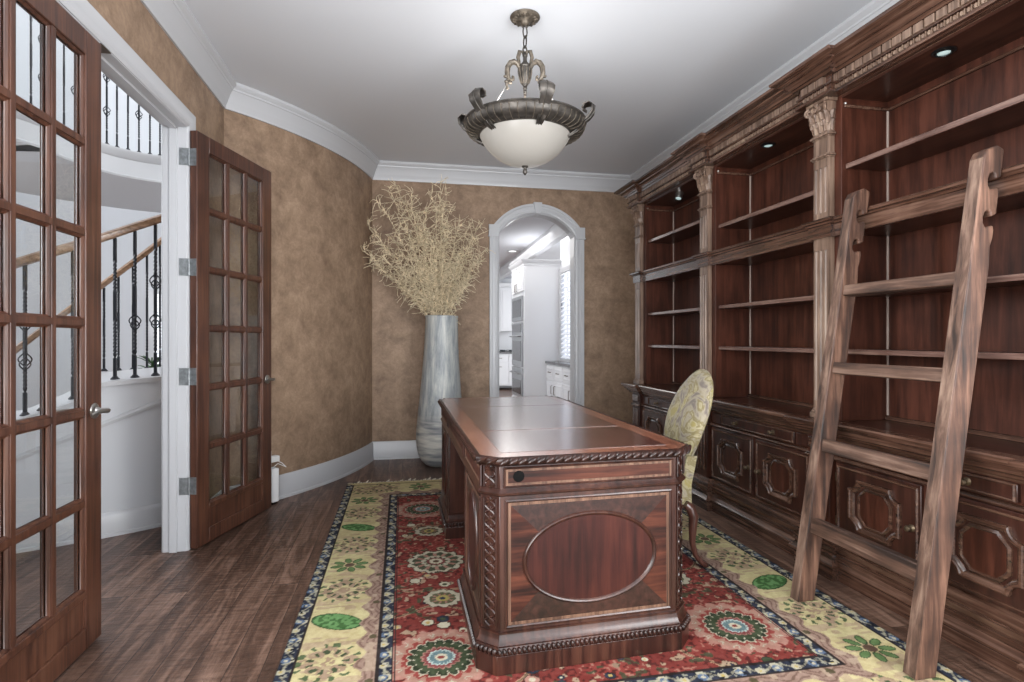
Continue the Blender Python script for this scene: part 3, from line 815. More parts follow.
# ------------------------------------------------------------------ rug
def make_rug():
    X0, Y0, X1, Y1 = -.452, 1.44, 1.985, 4.93
    nx, ny = 500, 720
    u = np.linspace(0, X1-X0, nx); v = np.linspace(0, Y1-Y0, ny); W, L_ = X1-X0, Y1-Y0
    U, V = np.meshgrid(u, v)
    rs = np.random.RandomState(3)
    def vn(sx, sy, seed):
        r = np.random.RandomState(seed); g = r.rand(int(L_*sy)+3, int(W*sx)+3)
        a = U*sx; b = V*sy; i = a.astype(int); j = b.astype(int); fa = a-i; fb = b-j
        fa = fa*fa*(3-2*fa); fb = fb*fb*(3-2*fb)
        return (g[j, i]*(1-fa)+g[j, i+1]*fa)*(1-fb)+(g[j+1, i]*(1-fa)+g[j+1, i+1]*fa)*fb
    n1 = vn(9, 9, 1); n2 = vn(34, 34, 2); n3 = vn(80, 80, 5); n4 = vn(18, 60, 8)
    C = np.zeros((ny, nx, 3)); rgb = lambda *c: np.array(c, float)
    cream, tan, navy, red = rgb(206, 190, 128), rgb(176, 146, 112), rgb(40, 46, 64), rgb(136, 46, 38)
    pink, green, dkgr, white, teal = rgb(158, 124, 106), rgb(66, 112, 52), rgb(58, 70, 42), rgb(194, 184, 154), rgb(92, 120, 124)
    blue, brown, rose = rgb(84, 106, 138), rgb(108, 78, 60), rgb(176, 118, 100)
    eL, eR, eB, eT = U, W-U, V*.9, (L_-V)*.88
    E = np.minimum(np.minimum(eL, eR), np.minimum(eB, eT))
    vert = np.minimum(eL, eR) <= np.minimum(eB, eT)
    S = np.where(vert, V+Y0-2.536, U-W/2)
    def put(mask, c, k=1.0):
        c = np.asarray(c, float); c = c[mask] if c.ndim == 3 else c
        C[mask] = C[mask]*(1-k)+c*k
    C[:] = red+(n1[..., None]-.5)*rgb(30, 14, 12)
    # ---- field
    def window(cx, cy, r):
        i0, i1 = np.searchsorted(u, [cx-r, cx+r]); j0, j1 = np.searchsorted(v, [cy-r, cy+r]); return slice(j0, j1), slice(i0, i1)
    def flower(cx, cy, R, rings, petals=12, sq=1.0):
        sl = window(cx, cy, R*1.95)
        du, dv = U[sl]-cx, (V[sl]-cy)*sq; r = np.hypot(du, dv)/R; a = np.arctan2(dv, du)
        w_ = 1+.14*np.abs(np.sin(a*petals/2))-.07+(n3[sl]-.5)*.12
        sub = C[sl]
        for rad, col, pet in rings:
            if pet: mk = (r < rad*w_) & (np.cos(a*petals) > pet-1)
            else: mk = r < rad*w_
            sub[mk] = col
        C[sl] = sub
    # vines
    cxf, cyf = W/2, L_/2
    for (x, y, R) in [(cxf-.62, .76, .33), (cxf+.62, .76, .33), (cxf-.6, 1.71, .34), (cxf+.6, 1.71, .34), (cxf-.62, 2.66, .33), (cxf+.62, 2.66, .33), (cxf, 1.2, .42), (cxf, 2.2, .42)]:
        r = np.hypot(U-x, (V-y)*.85); wob = .012*np.sin(np.arctan2(V-y, U-x)*9)
        put(np.abs(r-R-wob) < .008, rgb(176, 128, 98)); put(np.abs(r-R-wob) < .0045, rgb(122, 96, 66))
    put((n2 > .74) & (n1 > .4), dkgr, .85); put((n2 < .22) & (n1 < .6), rgb(182, 164, 128), .8)
    put((n3 < .27), rgb(84, 34, 30), .75); put((n3 > .8) & (n1 > .45), rgb(176, 130, 104), .6)
    for k in range(230):
        cx, cy = rs.uniform(.43, W-.43), rs.uniform(.43, L_-.43); R = rs.uniform(.012, .03)
        c1 = [white, rose, dkgr, navy, tan, white][rs.randint(6)]; c2 = [red, navy, white, rgb(190, 160, 80), dkgr][rs.randint(5)]
        flower(cx, cy, R, [(1.0, rgb(48, 40, 34), 0), (.86, c1, 0), (.4, c2, 0)], rs.randint(5, 9))
    big = [(1.75, rgb(150, 60, 50), 0), (1.68, rose, 0), (1.5, white*.9, 1.2), (1.42, rgb(170, 120, 100), 0), (1.22, rgb(150, 52, 44), 0), (1.06, white*.9, 0), (1.0, dkgr*.75, 0), (.94, white*.92, 1.72), (.86, dkgr, 0), (.62, rgb(160, 108, 92), 0), (.56, rgb(134, 54, 54), 0), (.44, rgb(170, 190, 180), 0), (.38, teal, 0), (.2, white, 0), (.1, red, 0)]
    med = [(1.05, rgb(60, 48, 36), 0), (1.0, white*.95, 0), (.84, rgb(70, 76, 52), 0), (.8, rose*.95, 1.35), (.52, white*.9, 0), (.46, dkgr, 1.2), (.34, rgb(120, 50, 46), 0), (.24, white, 0), (.12, rgb(90, 60, 40), 0)]
    sml = [(1.05, rgb(70, 50, 38), 0), (1.0, white*.92, 0), (.7, rgb(86, 84, 52), 0), (.62, rose*.9, 1.3), (.36, rgb(170, 150, 70), 0), (.16, navy, 0)]
    for sx in (-1, 1):
        flower(cxf+sx*.62, 2.175-Y0, .118, big, 18); flower(cxf+sx*.62, 4.10-Y0, .115, big, 18)
        flower(cxf+sx*.585, 3.12-Y0, .145, med, 12); flower(cxf+sx*.58, 2.67-Y0, .085, sml, 10); flower(cxf+sx*.6, 3.62-Y0, .085, sml, 10)
    for y in (2.0, 2.65, 3.3, 3.95): flower(cxf, y-Y0, .14, med if y in (2.65, 3.95) else big, 14) if y > 2.1 else None
    # ---- inner dark guard
    g0, g1 = .362, .417
    def guard(a, b, seed):
        mk = (E >= a) & (E < b); put(mk, navy)
        q = (E-a)/(b-a); vine = np.abs(q-.5-.28*np.sin(S*2*PI/.15+seed)) < .1
        put(mk & vine, rgb(150, 140, 110), .8)
        ph = ((S+seed*.03) % .075)/.075-.5; rr = np.hypot(ph*.075, (q-.5-.18*np.sign(np.sin(S*2*PI/.15+seed)))*(b-a))
        put(mk & (rr < .0175), white*.95); put(mk & (rr < .007), rgb(196, 170, 84))
        ph2 = ((S+.0375+seed*.03) % .15)/.15-.5; r2 = np.hypot(ph2*.15, (q-.4)*(b-a)); put(mk & (r2 < .019), blue); put(mk & (r2 < .008), white)
        put(mk & (n3 > .72), rgb(170, 164, 132), .75); put(mk & (n3 < .2), rgb(30, 34, 44))
    guard(g0, g1, 1.3)
    # ---- cream band
    mk = (E >= .055) & (E < g0)
    put(mk, cream); put(mk & (n1 > .55), rgb(196, 176, 118), .7)
    rel = E-.175
    k = (S+.31) % 1.24-.31            # 0 at green ovals, .62 at leaf sprays
    fade = np.abs(rel) < .105
    put(mk & fade & (n4 > .62) & (np.abs(k) > .1), tan, .75)
    put(mk & (np.abs(k) > .16) & (np.abs(k) < .2) & (n2 > .35), rgb(184, 156, 118), .8)
    put(mk & (np.abs(k-.62) > .16) & (np.abs(k-.62) < .2) & (n2 > .35), rgb(184, 156, 118), .8)
    for c0 in (.31, .93):           # brown rosette clusters ringed by small leaves
        kk = (S-c0) % 1.24; kk = np.where(kk > .62, kk-1.24, kk)
        for (dx, dy) in ((0, 0), (.045, .05), (-.045, .05), (.045, -.05), (-.045, -.05), (.085, 0), (-.085, 0), (0, .085), (0, -.085)):
            r = np.hypot(rel-dx*1.0, kk-dy)
            put(mk & (r < .03) & (n3 > .28), rgb(166, 134, 104))
        ang = np.arctan2(kk, rel); r = np.hypot(rel*.95, kk*.9)
        put(mk & (np.abs(r-.062) < .014) & (np.sin(ang*11+3*n2) > .35), dkgr*1.15)
        put(mk & (np.abs(r-.105) < .013) & (np.sin(ang*14+4*n2) > .4), rgb(86, 104, 62))
    ov = np.hypot((rel+.01*np.sin(k*20))/.105, (k+.25*rel)/.072)
    put(mk & (ov < 1.0), rgb(48, 84, 44)); put(mk & (ov < .93), green+0*n3[..., None]); put(mk & (ov < .9) & (n3 > .5), rgb(96, 150, 78))
    k6 = k-.62
    for a in range(8):
        an = a*PI/4+.2; lx, ly = .066*math.cos(an), .062*math.sin(an)
        dx, dy = rel-lx, k6-ly; p_ = dx*math.cos(an)+dy*math.sin(an); q_ = -dx*math.sin(an)+dy*math.cos(an)
        put(mk & (np.hypot(p_/.034, q_/.019) < 1), rgb(54, 84, 46)); put(mk & (np.hypot(p_/.029, q_/.014) < 1), rgb(98, 132, 72))
    put(mk & (np.hypot(rel, k6) < .026), rgb(104, 76, 58))
    # ---- rosy brown stepped band against the inner guard
    wv = .292+.018*np.sin(S*2*PI/.155)+.012*(n2-.5)
    mk2 = mk & (E > wv); put(mk2, pink); put(mk2 & (np.abs((E-wv) % .026-.013) < .0045), rgb(128, 94, 78)); put(mk2 & (n2 > .68), rgb(178, 150, 122), .8)
    put(mk2 & (np.hypot((S % .31)-.155, E-.335) < .016), rgb(92, 80, 52))
    # ---- outer dark guard and thin lines
    keep = C.copy(); guard(0, .052, .4); C[~vert & (E < .052)] = (cream*.98+(n1[..., None]-.5)*30)[~vert & (E < .052)]
    for a in (.052, .058, g0-.004, g0+.002, g1, g1+.006): put(np.abs(E-a) < .0028, rgb(44, 34, 32))
    put(np.abs(E-.0) < .004, rgb(54, 48, 46))
    C += (n3[..., None]-.5)*18+(n2[..., None]-.5)*12
    g_ = C.mean(-1, keepdims=True); C = (g_+(C-g_)*.76)*.88
    C = np.clip(C, 0, 255)/255; Cl = np.where(C <= .04045, C/12.92, ((C+.055)/1.055)**2.4)
    me = bpy.data.meshes.new('rug'); NV = nx*ny
    oc = ((X0+X1)/2, (Y0+Y1)/2)
    co = np.zeros((NV+4, 3), np.float32); co[:NV, 0] = U.ravel()+X0-oc[0]; co[:NV, 1] = V.ravel()+Y0-oc[1]; co[:NV, 2] = .012
    cs = [0, nx-1, NV-1, NV-nx]
    for i_, c_ in enumerate(cs): co[NV+i_] = co[c_]; co[NV+i_, 2] = .0005
    idx = np.arange(NV).reshape(ny, nx)
    q = np.stack([idx[:-1, :-1], idx[:-1, 1:], idx[1:, 1:], idx[1:, :-1]], -1).reshape(-1, 4)
    sides = np.array([[cs[i_], NV+i_, NV+(i_+1) % 4, cs[(i_+1) % 4]] for i_ in range(4)])
    q = np.concatenate([q, sides, [[NV+3, NV+2, NV+1, NV]]])
    me.vertices.add(NV+4); me.vertices.foreach_set('co', co.ravel())
    me.loops.add(q.size); me.loops.foreach_set('vertex_index', q.ravel().astype(np.int32))
    me.polygons.add(len(q)); me.polygons.foreach_set('loop_start', np.arange(0, q.size, 4, dtype=np.int32))
    me.update(calc_edges=True)
    at = me.color_attributes.new('Weave', 'FLOAT_COLOR', 'POINT')
    ca = np.ones((NV+4, 4), np.float32); ca[:NV, :3] = Cl.reshape(-1, 3); ca[NV:, :3] = .05
    at.data.foreach_set('color', ca.ravel())
    me.materials.append(M['rug_weave'])
    o = bpy.data.objects.new('rug', me); COL.objects.link(o); o.location = (oc[0], oc[1], 0)
    tag(o, 'red and cream floral oriental rug with dark borders lying under the desk', 'rug')
    ROOT[o.name] = Matrix.Translation((oc[0], oc[1], 0)).inverted()
    fr = MB(); r = random.Random(5); x = X0
    while x < X1:
        h = r.uniform(.03, .055); dx = r.uniform(-.012, .012); z = r.uniform(.003, .008)
        fr.tube([(x, Y1-.004, .008), (x+dx*.5, Y1+h*.5, z+.003), (x+dx, Y1+h, .003)], .0022, 4)
        if r.random() < .06: fr.tube([(x, Y1, .01), (x+.015, Y1+.03, .014+r.uniform(0, .012)), (x-.01, Y1+.05, .004)], .003, 4)
        x += .006
    f = fr.build('fringe', 'fringe_yarn', o); f['kind'] = 'stuff'; f['label'] = 'pale wool fringe'
    return o
make_rug()

# ------------------------------------------------------------------ desk
DW, DL = .885, 2.12
DR = math.radians(.3)
desk = thing('executive_desk', 'large mahogany partners desk with rope-carved edge and oval panels standing on the rug', 'desk', (.70, 3.07, .0125), DR, local=True)
ROOT[desk.name] = Matrix(((1, 0, 0, 0), (.042, 1, 0, 0), (0, 0, 1, 0), (0, 0, 0, 1)))   # the old desk stands a touch out of square
def cham(w, l, c, y0=None, y1=None, far=True, near=True):
    a, b = -w/2, w/2; y0 = -l/2 if y0 is None else y0; y1 = l/2 if y1 is None else y1
    p = []
    p += [(a, y0+c), (a+c, y0), (b-c, y0), (b, y0+c)] if near else [(a, y0), (b, y0)]
    p += [(b, y1-c), (b-c, y1), (a+c, y1), (a, y1-c)] if far else [(b, y1), (a, y1)]
    return p            # counter-clockwise: right-hand normal points outward
BW, BL = .832, 2.04
top = cham(DW, DL, .072)
MB().prism(cham(DW-.03, DL-.03, .066), .768, .789).build('desktop', 'desktop_band', desk)
# leather-brown inset panels divided by bands
il, iw_ = DL/2-.10, DW/2-.10
ys = [-il, -.46, .46, il]
for k in range(3):
    a = ys[k]+(.012 if k else 0); b = ys[k+1]-(.012 if k < 2 else 0)
    MB().box(-iw_, a, .7885, iw_, b, .7898).build('inlaid_top_panel', 'desktop_panel', desk)
m = MB(); m.sweep(cham(DW-.03, DL-.03, .066), [(-.004, .762), (.008, .764), (.012, .772), (.012, .782), (.008, .788), (-.004, .79)], True)
m.build('top_edge', 'desk_dark', desk, angle=60)
def rope(path, step, z, rad, off, mat, name, slant=.55):
    m = MB()
    def f(p, t, n, st):
        c = Vector((p[0]+n[0]*off, p[1]+n[1]*off, z))
        T = Vector((t[0], t[1], 0)); N = Vector((n[0], n[1], 0)); Z = Vector((0, 0, 1))
        ax = (T*math.cos(slant)+Z*math.sin(slant)); az = (-T*math.sin(slant)+Z*math.cos(slant))
        m.ball(c, ax*st*.68, N*rad*.95, az*rad*.72, 8, 6)
    along(path+[path[0]], step, f)
    return m.build(name, mat, desk)
rope(cham(DW-.03, DL-.03, .066), .034, .776, .0125, .012, 'desk_dark', 'rope_edge', .5)

def fret(m, c, t, n, w, z0, z1):
    """interlaced carving on a chamfer face"""
    c = Vector(c); t = Vector(t); n = Vector(n)
    N = max(2, int((z1-z0)/.03)*8)
    for s in (-1, 1):
        pts = [c+t*(s*w*.36*math.sin((z1-z0)/.066*2*PI*i/N))+n*.003+Vector((0, 0, z0+(z1-z0)*i/N)) for i in range(N+1)]
        m.tube(pts, .0042, 5)
    for s in (-1, 1): m.tube([c+t*s*w*.46+n*.002+Vector((0, 0, z0)), c+t*s*w*.46+n*.002+Vector((0, 0, z1))], .003, 5)
    k = int((z1-z0)/.033)
    for i in range(k+1):
        p = c+n*.002+Vector((0, 0, z0+(z1-z0)*i/k)); m.ball(p, t*.007, n*.004, (0, 0, .006), 6, 4)
PY = .42                        # kneehole runs from -PY to PY
def pedestal(sgn):
    if sgn < 0: out = lambda e, c: cham(BW+2*e, 0, c, -BL/2-e, -PY+e, far=False)
    else: out = lambda e, c: cham(BW+2*e, 0, c, PY-e, BL/2+e, near=False)
    ped = MB().prism(out(0, .06), .13, .645).build('pedestal', 'desk_wood', desk, bevel=.002)
    # plinth with gadrooned edge
    MB().prism(out(.022, .068), 0, .07).build('plinth', 'desk_wood', ped, bevel=.002)
    m = MB(); m.sweep(out(0, .06), [(-.01, .07), (.022, .07), (.024, .075), (.02, .092), (.018, .098), (.02, .104), (.012, .112), (.007, .126), (.004, .138), (.009, .14), (.009, .146), (.0, .148), (-.01, .148)], True)
    m.build('base_moulding', 'desk_wood', ped, angle=30)
    p = out(.022, .068)
    g = MB()
    def f(q, t, n, st):
        T = Vector((t[0], t[1], 0)); N_ = Vector((n[0], n[1], 0))
        g.ball(Vector((q[0]+n[0]*.002, q[1]+n[1]*.002, .084)), T*st*.42+Vector((0, 0, .004)), N_*.011, Vector((0, 0, .0125))-T*.004, 7, 5)
    along(p+[p[0]], .0185, f); g.build('gadroon_edge', 'desk_dark', ped)
    ye = sgn*BL/2
    # end face, then the two long faces
    def face(mp, w, oval, bandw=.022, zc=.3925, hh=.235, flip=1):
        # banding frame, mitred field and oval ring
        a, b = w/2, hh
        fr = MB()
        for (x0, z0, x1, z1) in ((-a, -b, a, -b+bandw), (-a, b-bandw, a, b), (-a, -b+bandw, -a+bandw, b-bandw), (a-bandw, -b+bandw, a, b-bandw)):
            fr.prism([(x0, z0), (x1, z0), (x1, z1), (x0, z1)], -.001, .0015, mp)
        fr.build('inlay_band', 'desk_band', ped)
        ai, bi = a-bandw, b-bandw
        ex, ez = oval
        for sx in (-1, 1): MB().prism([(sx*ai, -bi), (sx*ai, bi), (sx*ai*.3, 0)], -.001, .0011, mp).build('side_veneer', 'desk_crotch_x', ped)
        for sz in (-1, 1): MB().prism([(-ai, sz*bi), (ai, sz*bi), (ai*.3, 0), (-ai*.3, 0)], -.001, .0009, mp).build('cross_veneer', 'desk_dark', ped)
        el = [(ex*math.cos(t_), -ez*math.sin(t_)) for t_ in [2*PI*i/56 for i in range(56)]]
        MB().prism(el, -.001, .0018, mp).build('oval_panel', 'desk_crotch', ped)
        MB().sweep(el, [(-.009, 0), (-.007, .006), (-.002, .0095), (.003, .008), (.006, .004), (.009, 0)], True, mp).build('oval_bead', 'desk_wood', ped, angle=40)
        rr = MB(); rr.sweep([(-a, -b), (-a, b), (a, b), (a, -b)], [(0, 0), (.0, .004), (.005, .006), (.01, .003), (.011, 0)], True, mp)
        rr.build('panel_bead', 'desk_wood', ped, angle=30)
    face(lambda u_, v_, h_: (sgn*-1*-u_ if sgn < 0 else -u_, ye+sgn*h_, .3925+v_) if False else ((u_ if sgn < 0 else -u_), ye+sgn*h_, .3925+v_), BW-.16, (.262, .165))
    ym = sgn*(BL/2+PY)/2; wl = BL/2-PY-.15
    for sx in (-1, 1):
        face(lambda u_, v_, h_, sx=sx: (sx*(BW/2+h_), ym+sx*u_, .3925+v_), wl, (.14, .2))
    for sx in (-1, 1):
        nrm = Vector((sx, sgn, 0)).normalized(); tn = Vector((-nrm.y, nrm.x, 0)); c = MB()
        ctr = (sx*(BW/2-.03), sgn*(BL/2-.03), 0); fret(c, ctr, tn, nrm, .06, .16, .63)
        c.build('carved_corner', 'desk_wood', ped)
    # inner panel of the kneehole
    return ped
pedestal(-1); pedestal(1)
# top frieze with drawers
ap = cham(BW, BL, .06)
fz = MB().prism(ap, .66, .768).build('frieze', 'desk_wood', desk, bevel=.002)
MB().sweep(ap, [(-.01, .642), (.004, .642), (.012, .647), (.014, .655), (.008, .661), (.002, .668), (-.01, .668)], True).build('waist_moulding', 'desk_wood', desk, angle=30)
MB().sweep(ap, [(-.01, .752), (.003, .752), (.01, .758), (.014, .766), (-.01, .768)], True).build('under_moulding', 'desk_dark', desk, angle=30)
def dpanel(mp, w, name='drawer'):
    a, b = w/2, .037
    d_ = MB().prism([(-a, -b), (a, -b), (a, b), (-a, b)], -.001, .003, mp).build(name, 'desk_crotch_x', fz)
    fr = MB(); bw = .016
    for (x0, z0, x1, z1) in ((-a, -b, a, -b+bw), (-a, b-bw, a, b), (-a, -b+bw, -a+bw, b-bw), (a-bw, -b+bw, a, b-bw)):
        fr.prism([(x0, z0), (x1, z0), (x1, z1), (x0, z1)], .0025, .0042, mp)
    fr.build('inlay_band', 'desk_band', d_)
    MB().sweep([(-a, -b), (-a, b), (a, b), (a, -b)], [(-.001, 0), (-.001, .005), (.003, .008), (.007, .004), (.008, 0)], True, mp).build('drawer_bead', 'desk_wood', d_, angle=30)
    return d_
for sgn in (-1, 1):
    dpanel(lambda u_, v_, h_, sgn=sgn: ((u_ if sgn < 0 else -u_), sgn*(BL/2+h_), .71+v_), BW-.15, 'end_panel')
    for (yc, w_) in ((-.72, .5), (0, .78), (.72, .5)):
        dpanel(lambda u_, v_, h_, sgn=sgn, yc=yc: (sgn*(BW/2+h_), yc+sgn*u_, .71+v_), w_)
MB().lathe([(0, 0), (.0205, 0), (.021, .002), (.019, .0032), (0, .0034)], 24, (-.285, -BL/2-.003, .713), (0, -1, 0)).build('cable_grommet', 'matte_black', desk)
for sx in (-1, 1):
    for sy in (-1, 1):
        c = MB(); nrm = Vector((sx, sy, 0)).normalized(); tn = Vector((-nrm.y, nrm.x, 0)); fret(c, (sx*(BW/2-.03), sy*(BL/2-.03), 0), tn, nrm, .06, .672, .748)
        c.build('carved_corner', 'desk_wood', fz)

# ------------------------------------------------------------------ upholstered chair
ch = thing('upholstered_chair', 'cream and yellow damask chair with an oval back drawn up to the desk', 'chair', (1.3, 2.99, .0165), 0, local=True)
def chair():
    # local: +x away from the desk (towards the back of the chair)
    bk = MB(); N = 40
    def outline(t):
        # egg: rounded wide top, narrowing to the seat
        z = .77+.265*math.sin(t) if math.sin(t) > 0 else .78+.40*math.sin(t)
        wv = .205 if math.sin(t) > 0 else .205-.06*(-math.sin(t))**1.5
        return wv*math.cos(t), z
    bx = lambda z: .205+max(0, z-.42)*.27+max(0, z-.75)*.12
    rings = []
    for k, (sc, off) in enumerate(((.0, -.046), (.35, -.046), (.7, -.04), (.9, -.028), (.985, -.01), (1.0, .0), (.985, .012), (.9, .024), (.6, .03), (.3, .032), (.0, .032))):
        rg = []
        for i in range(N):
            y, z = outline(2*PI*i/N); zc = .76
            yy, zz = y*sc, zc+(z-zc)*sc
            rg.append((bx(zz)+off, yy, zz))
        rings.append(rg+[rg[0]])
    bk.sheet(rings)
    b_ = bk.build('backrest', 'damask', ch, angle=60)
    pp = []
    for i in range(N):
        y, z = outline(2*PI*i/N); pp.append((bx(z), y, z))
    MB().tube(pp, .006, 6, closed=True).build('piping', 'damask', b_)
    s = MB(); seat = []
    for i in range(32):
        t = 2*PI*i/32; c, si = math.cos(t), math.sin(t)
        x = (abs(c)**.55)*(1 if c > 0 else -1)*.25; y = (abs(si)**.55)*(1 if si > 0 else -1)*(.235-.02*c)
        seat.append((x-.02, y))
    rr = []
    for sc, z in ((0, .315), (.9, .315), (.985, .322), (1, .345), (1, .43), (.98, .455), (.9, .475), (.6, .488), (.3, .492), (0, .493)):
        rg = [(x*sc-.02*(1-sc), y*sc, z) for x, y in seat]; rr.append(rg+[rg[0]])
    s.sheet(rr); st = s.build('seat', 'damask', ch, angle=60)
    # fabric-covered neck joining the back to the seat
    m = MB(); g = []
    for z in (.33, .38, .43, .48, .53, .58):
        w_ = .2-.02*(z-.33)/.25; x = bx(z)
        g.append([(x-.04, -w_, z), (x-.05, 0, z), (x-.04, w_, z), (x+.02, w_, z), (x+.03, 0, z), (x+.02, -w_, z), (x-.04, -w_, z)])
    m.sheet(g); m.build('back_neck', 'damask', ch, angle=60)
    for sy in (-1, 1):
        m = MB(); y = sy*.215
        m.tube([(.18, y, .335), (.205, y*1.02, .315), (.222, y*1.04, .27), (.215, y*1.05, .2), (.212, y*1.06, .13), (.228, y*1.08, .07), (.258, y*1.1, .028), (.285, y*1.12, .012), (.295, y*1.13, .008)], [.022, .027, .026, .021, .0165, .0145, .0145, .015, .008], 10)
        m.build('leg', 'chair_leg_wood', ch)
        m = MB(); y = sy*.2
        m.tube([(-.2, y, .335), (-.225, y*1.03, .31), (-.245, y*1.06, .26), (-.24, y*1.05, .18), (-.228, y*1.03, .1), (-.232, y*1.03, .05), (-.25, y*1.05, .02), (-.262, y*1.06, .01)], [.022, .028, .028, .021, .016, .015, .017, .01], 10)
        m.build('leg', 'chair_leg_wood', ch)
chair()

# ------------------------------------------------------------------ vase with dried twigs
VX, VY = .36, 5.56
va = MB(); va.lathe([(.0, 0), (.115, 0), (.14, .012), (.175, .045), (.2, .088), (.222, .16), (.231, .24), (.232, .31), (.227, .4), (.217, .52), (.206, .64), (.193, .78), (.182, .92), (.173, 1.05), (.164, 1.2), (.159, 1.34), (.158, 1.43), (.161, 1.452), (.155, 1.458), (.147, 1.45), (.146, 1.3), (.15, .9), (.0, .8)], 40, (VX, VY, 0))
v = va.build('floor_vase', 'glazed_vase', None, loc=(VX, VY, 0), angle=50)
tag(v, 'tall pale blue-grey glazed floor vase standing against the far wall', 'vase')
v.rotation_euler = (0, math.radians(.8), 0)
def twigs():
    m = MB(); r = random.Random(11)
    tips = [(-.43, 2.12), (-.36, 2.06), (-.41, 2.40), (-.3, 2.33), (-.22, 2.5), (-.13, 2.68), (-.04, 2.74), (.06, 2.6), (.1, 2.46), (.2, 2.52), (.29, 2.7), (.35, 2.76), (.4, 2.66), (.46, 2.5), (.56, 2.42), (.68, 2.4), (.78, 2.37), (.72, 2.24), (.82, 2.12), (.76, 2.02), (.66, 1.9), (.6, 1.76), (.0, 2.3), (.2, 2.3), (.4, 2.36), (.52, 2.2), (.1, 2.1), (-.1, 2.2), (-.18, 2.02), (.3, 2.1), (.5, 1.98), (.6, 2.1), (0, 1.9), (-.05, 1.78), (.4, 1.85), (.25, 1.8)]
    for (tx, tz) in tips:
        ty = VY+r.uniform(-.22, .2)
        p0 = Vector((VX+r.uniform(-.09, .09), VY+r.uniform(-.08, .08), 1.25)); p1 = Vector((tx, ty, tz))
        b0 = Vector((VX+(tx-VX)*.22, VY+(ty-VY)*.2, 1.25+(tz-1.25)*.45))
        pts = []; n = 14
        for i in range(n+1):
            f = i/n; p = p0*(1-f)**2+b0*2*f*(1-f)+p1*f*f
            if i > 3: p = p+Vector((r.uniform(-1, 1), r.uniform(-1, 1), r.uniform(-1, 1)))*.026*f
            # keep clear of the mouth of the vase
            if p.z < 1.47:
                dx, dy = p.x-VX, p.y-VY; q = math.hypot(dx, dy)
                if q > .12: p.x, p.y = VX+dx*.12/q, VY+dy*.12/q
            if p.y > FY-.05: p.y = FY-.05
            rad = math.hypot(p.x-CC[0], p.y-CC[1])
            if rad < 3.01: p.x = CC[0]+(p.x-CC[0])*3.01/rad; p.y = CC[1]+(p.y-CC[1])*3.01/rad
            pts.append(p)
        m.tube(pts, [.0042*(1-.6*i/n) for i in range(n+1)], 4)
        for k in range(76):
            f = r.uniform(.28, 1.0)**.8; i = min(n-1, int(f*n)); q = pts[i].lerp(pts[i+1], f*n-i)
            d_ = (p1-p0).normalized()*.5+Vector((r.gauss(0, 1), r.gauss(0, .8), r.gauss(0, .9)))*.75; d_.normalize()
            tw = [q]; cur = q.copy(); steps = r.randint(3, 5); ln = r.uniform(.016, .036)
            crv = Vector((r.gauss(0, 1), r.gauss(0, 1), r.gauss(0, 1)))*.75
            for s in range(steps):
                d_ = (d_+crv*.4+Vector((r.gauss(0, .3), r.gauss(0, .3), r.gauss(0, .3)))).normalized(); cur = cur+d_*ln
                if cur.y > FY-.015: cur.y = FY-.015
                wx = CC[0]; rad = math.hypot(cur.x-CC[0], cur.y-CC[1])
                if rad < 3.0:
                    cur.x = CC[0]+(cur.x-CC[0])*3.0/rad; cur.y = CC[1]+(cur.y-CC[1])*3.0/rad
                tw.append(cur.copy())
            m.tube(tw, [.0036-.0018*s/steps for s in range(steps+1)], 4)
    o = m.build('dried_twig_bundle', 'twig', None, loc=(VX, VY, 1.45), angle=80)
    tag(o, 'spreading bundle of curly dried straw-coloured twigs standing in the tall vase', 'dried plant')
twigs()

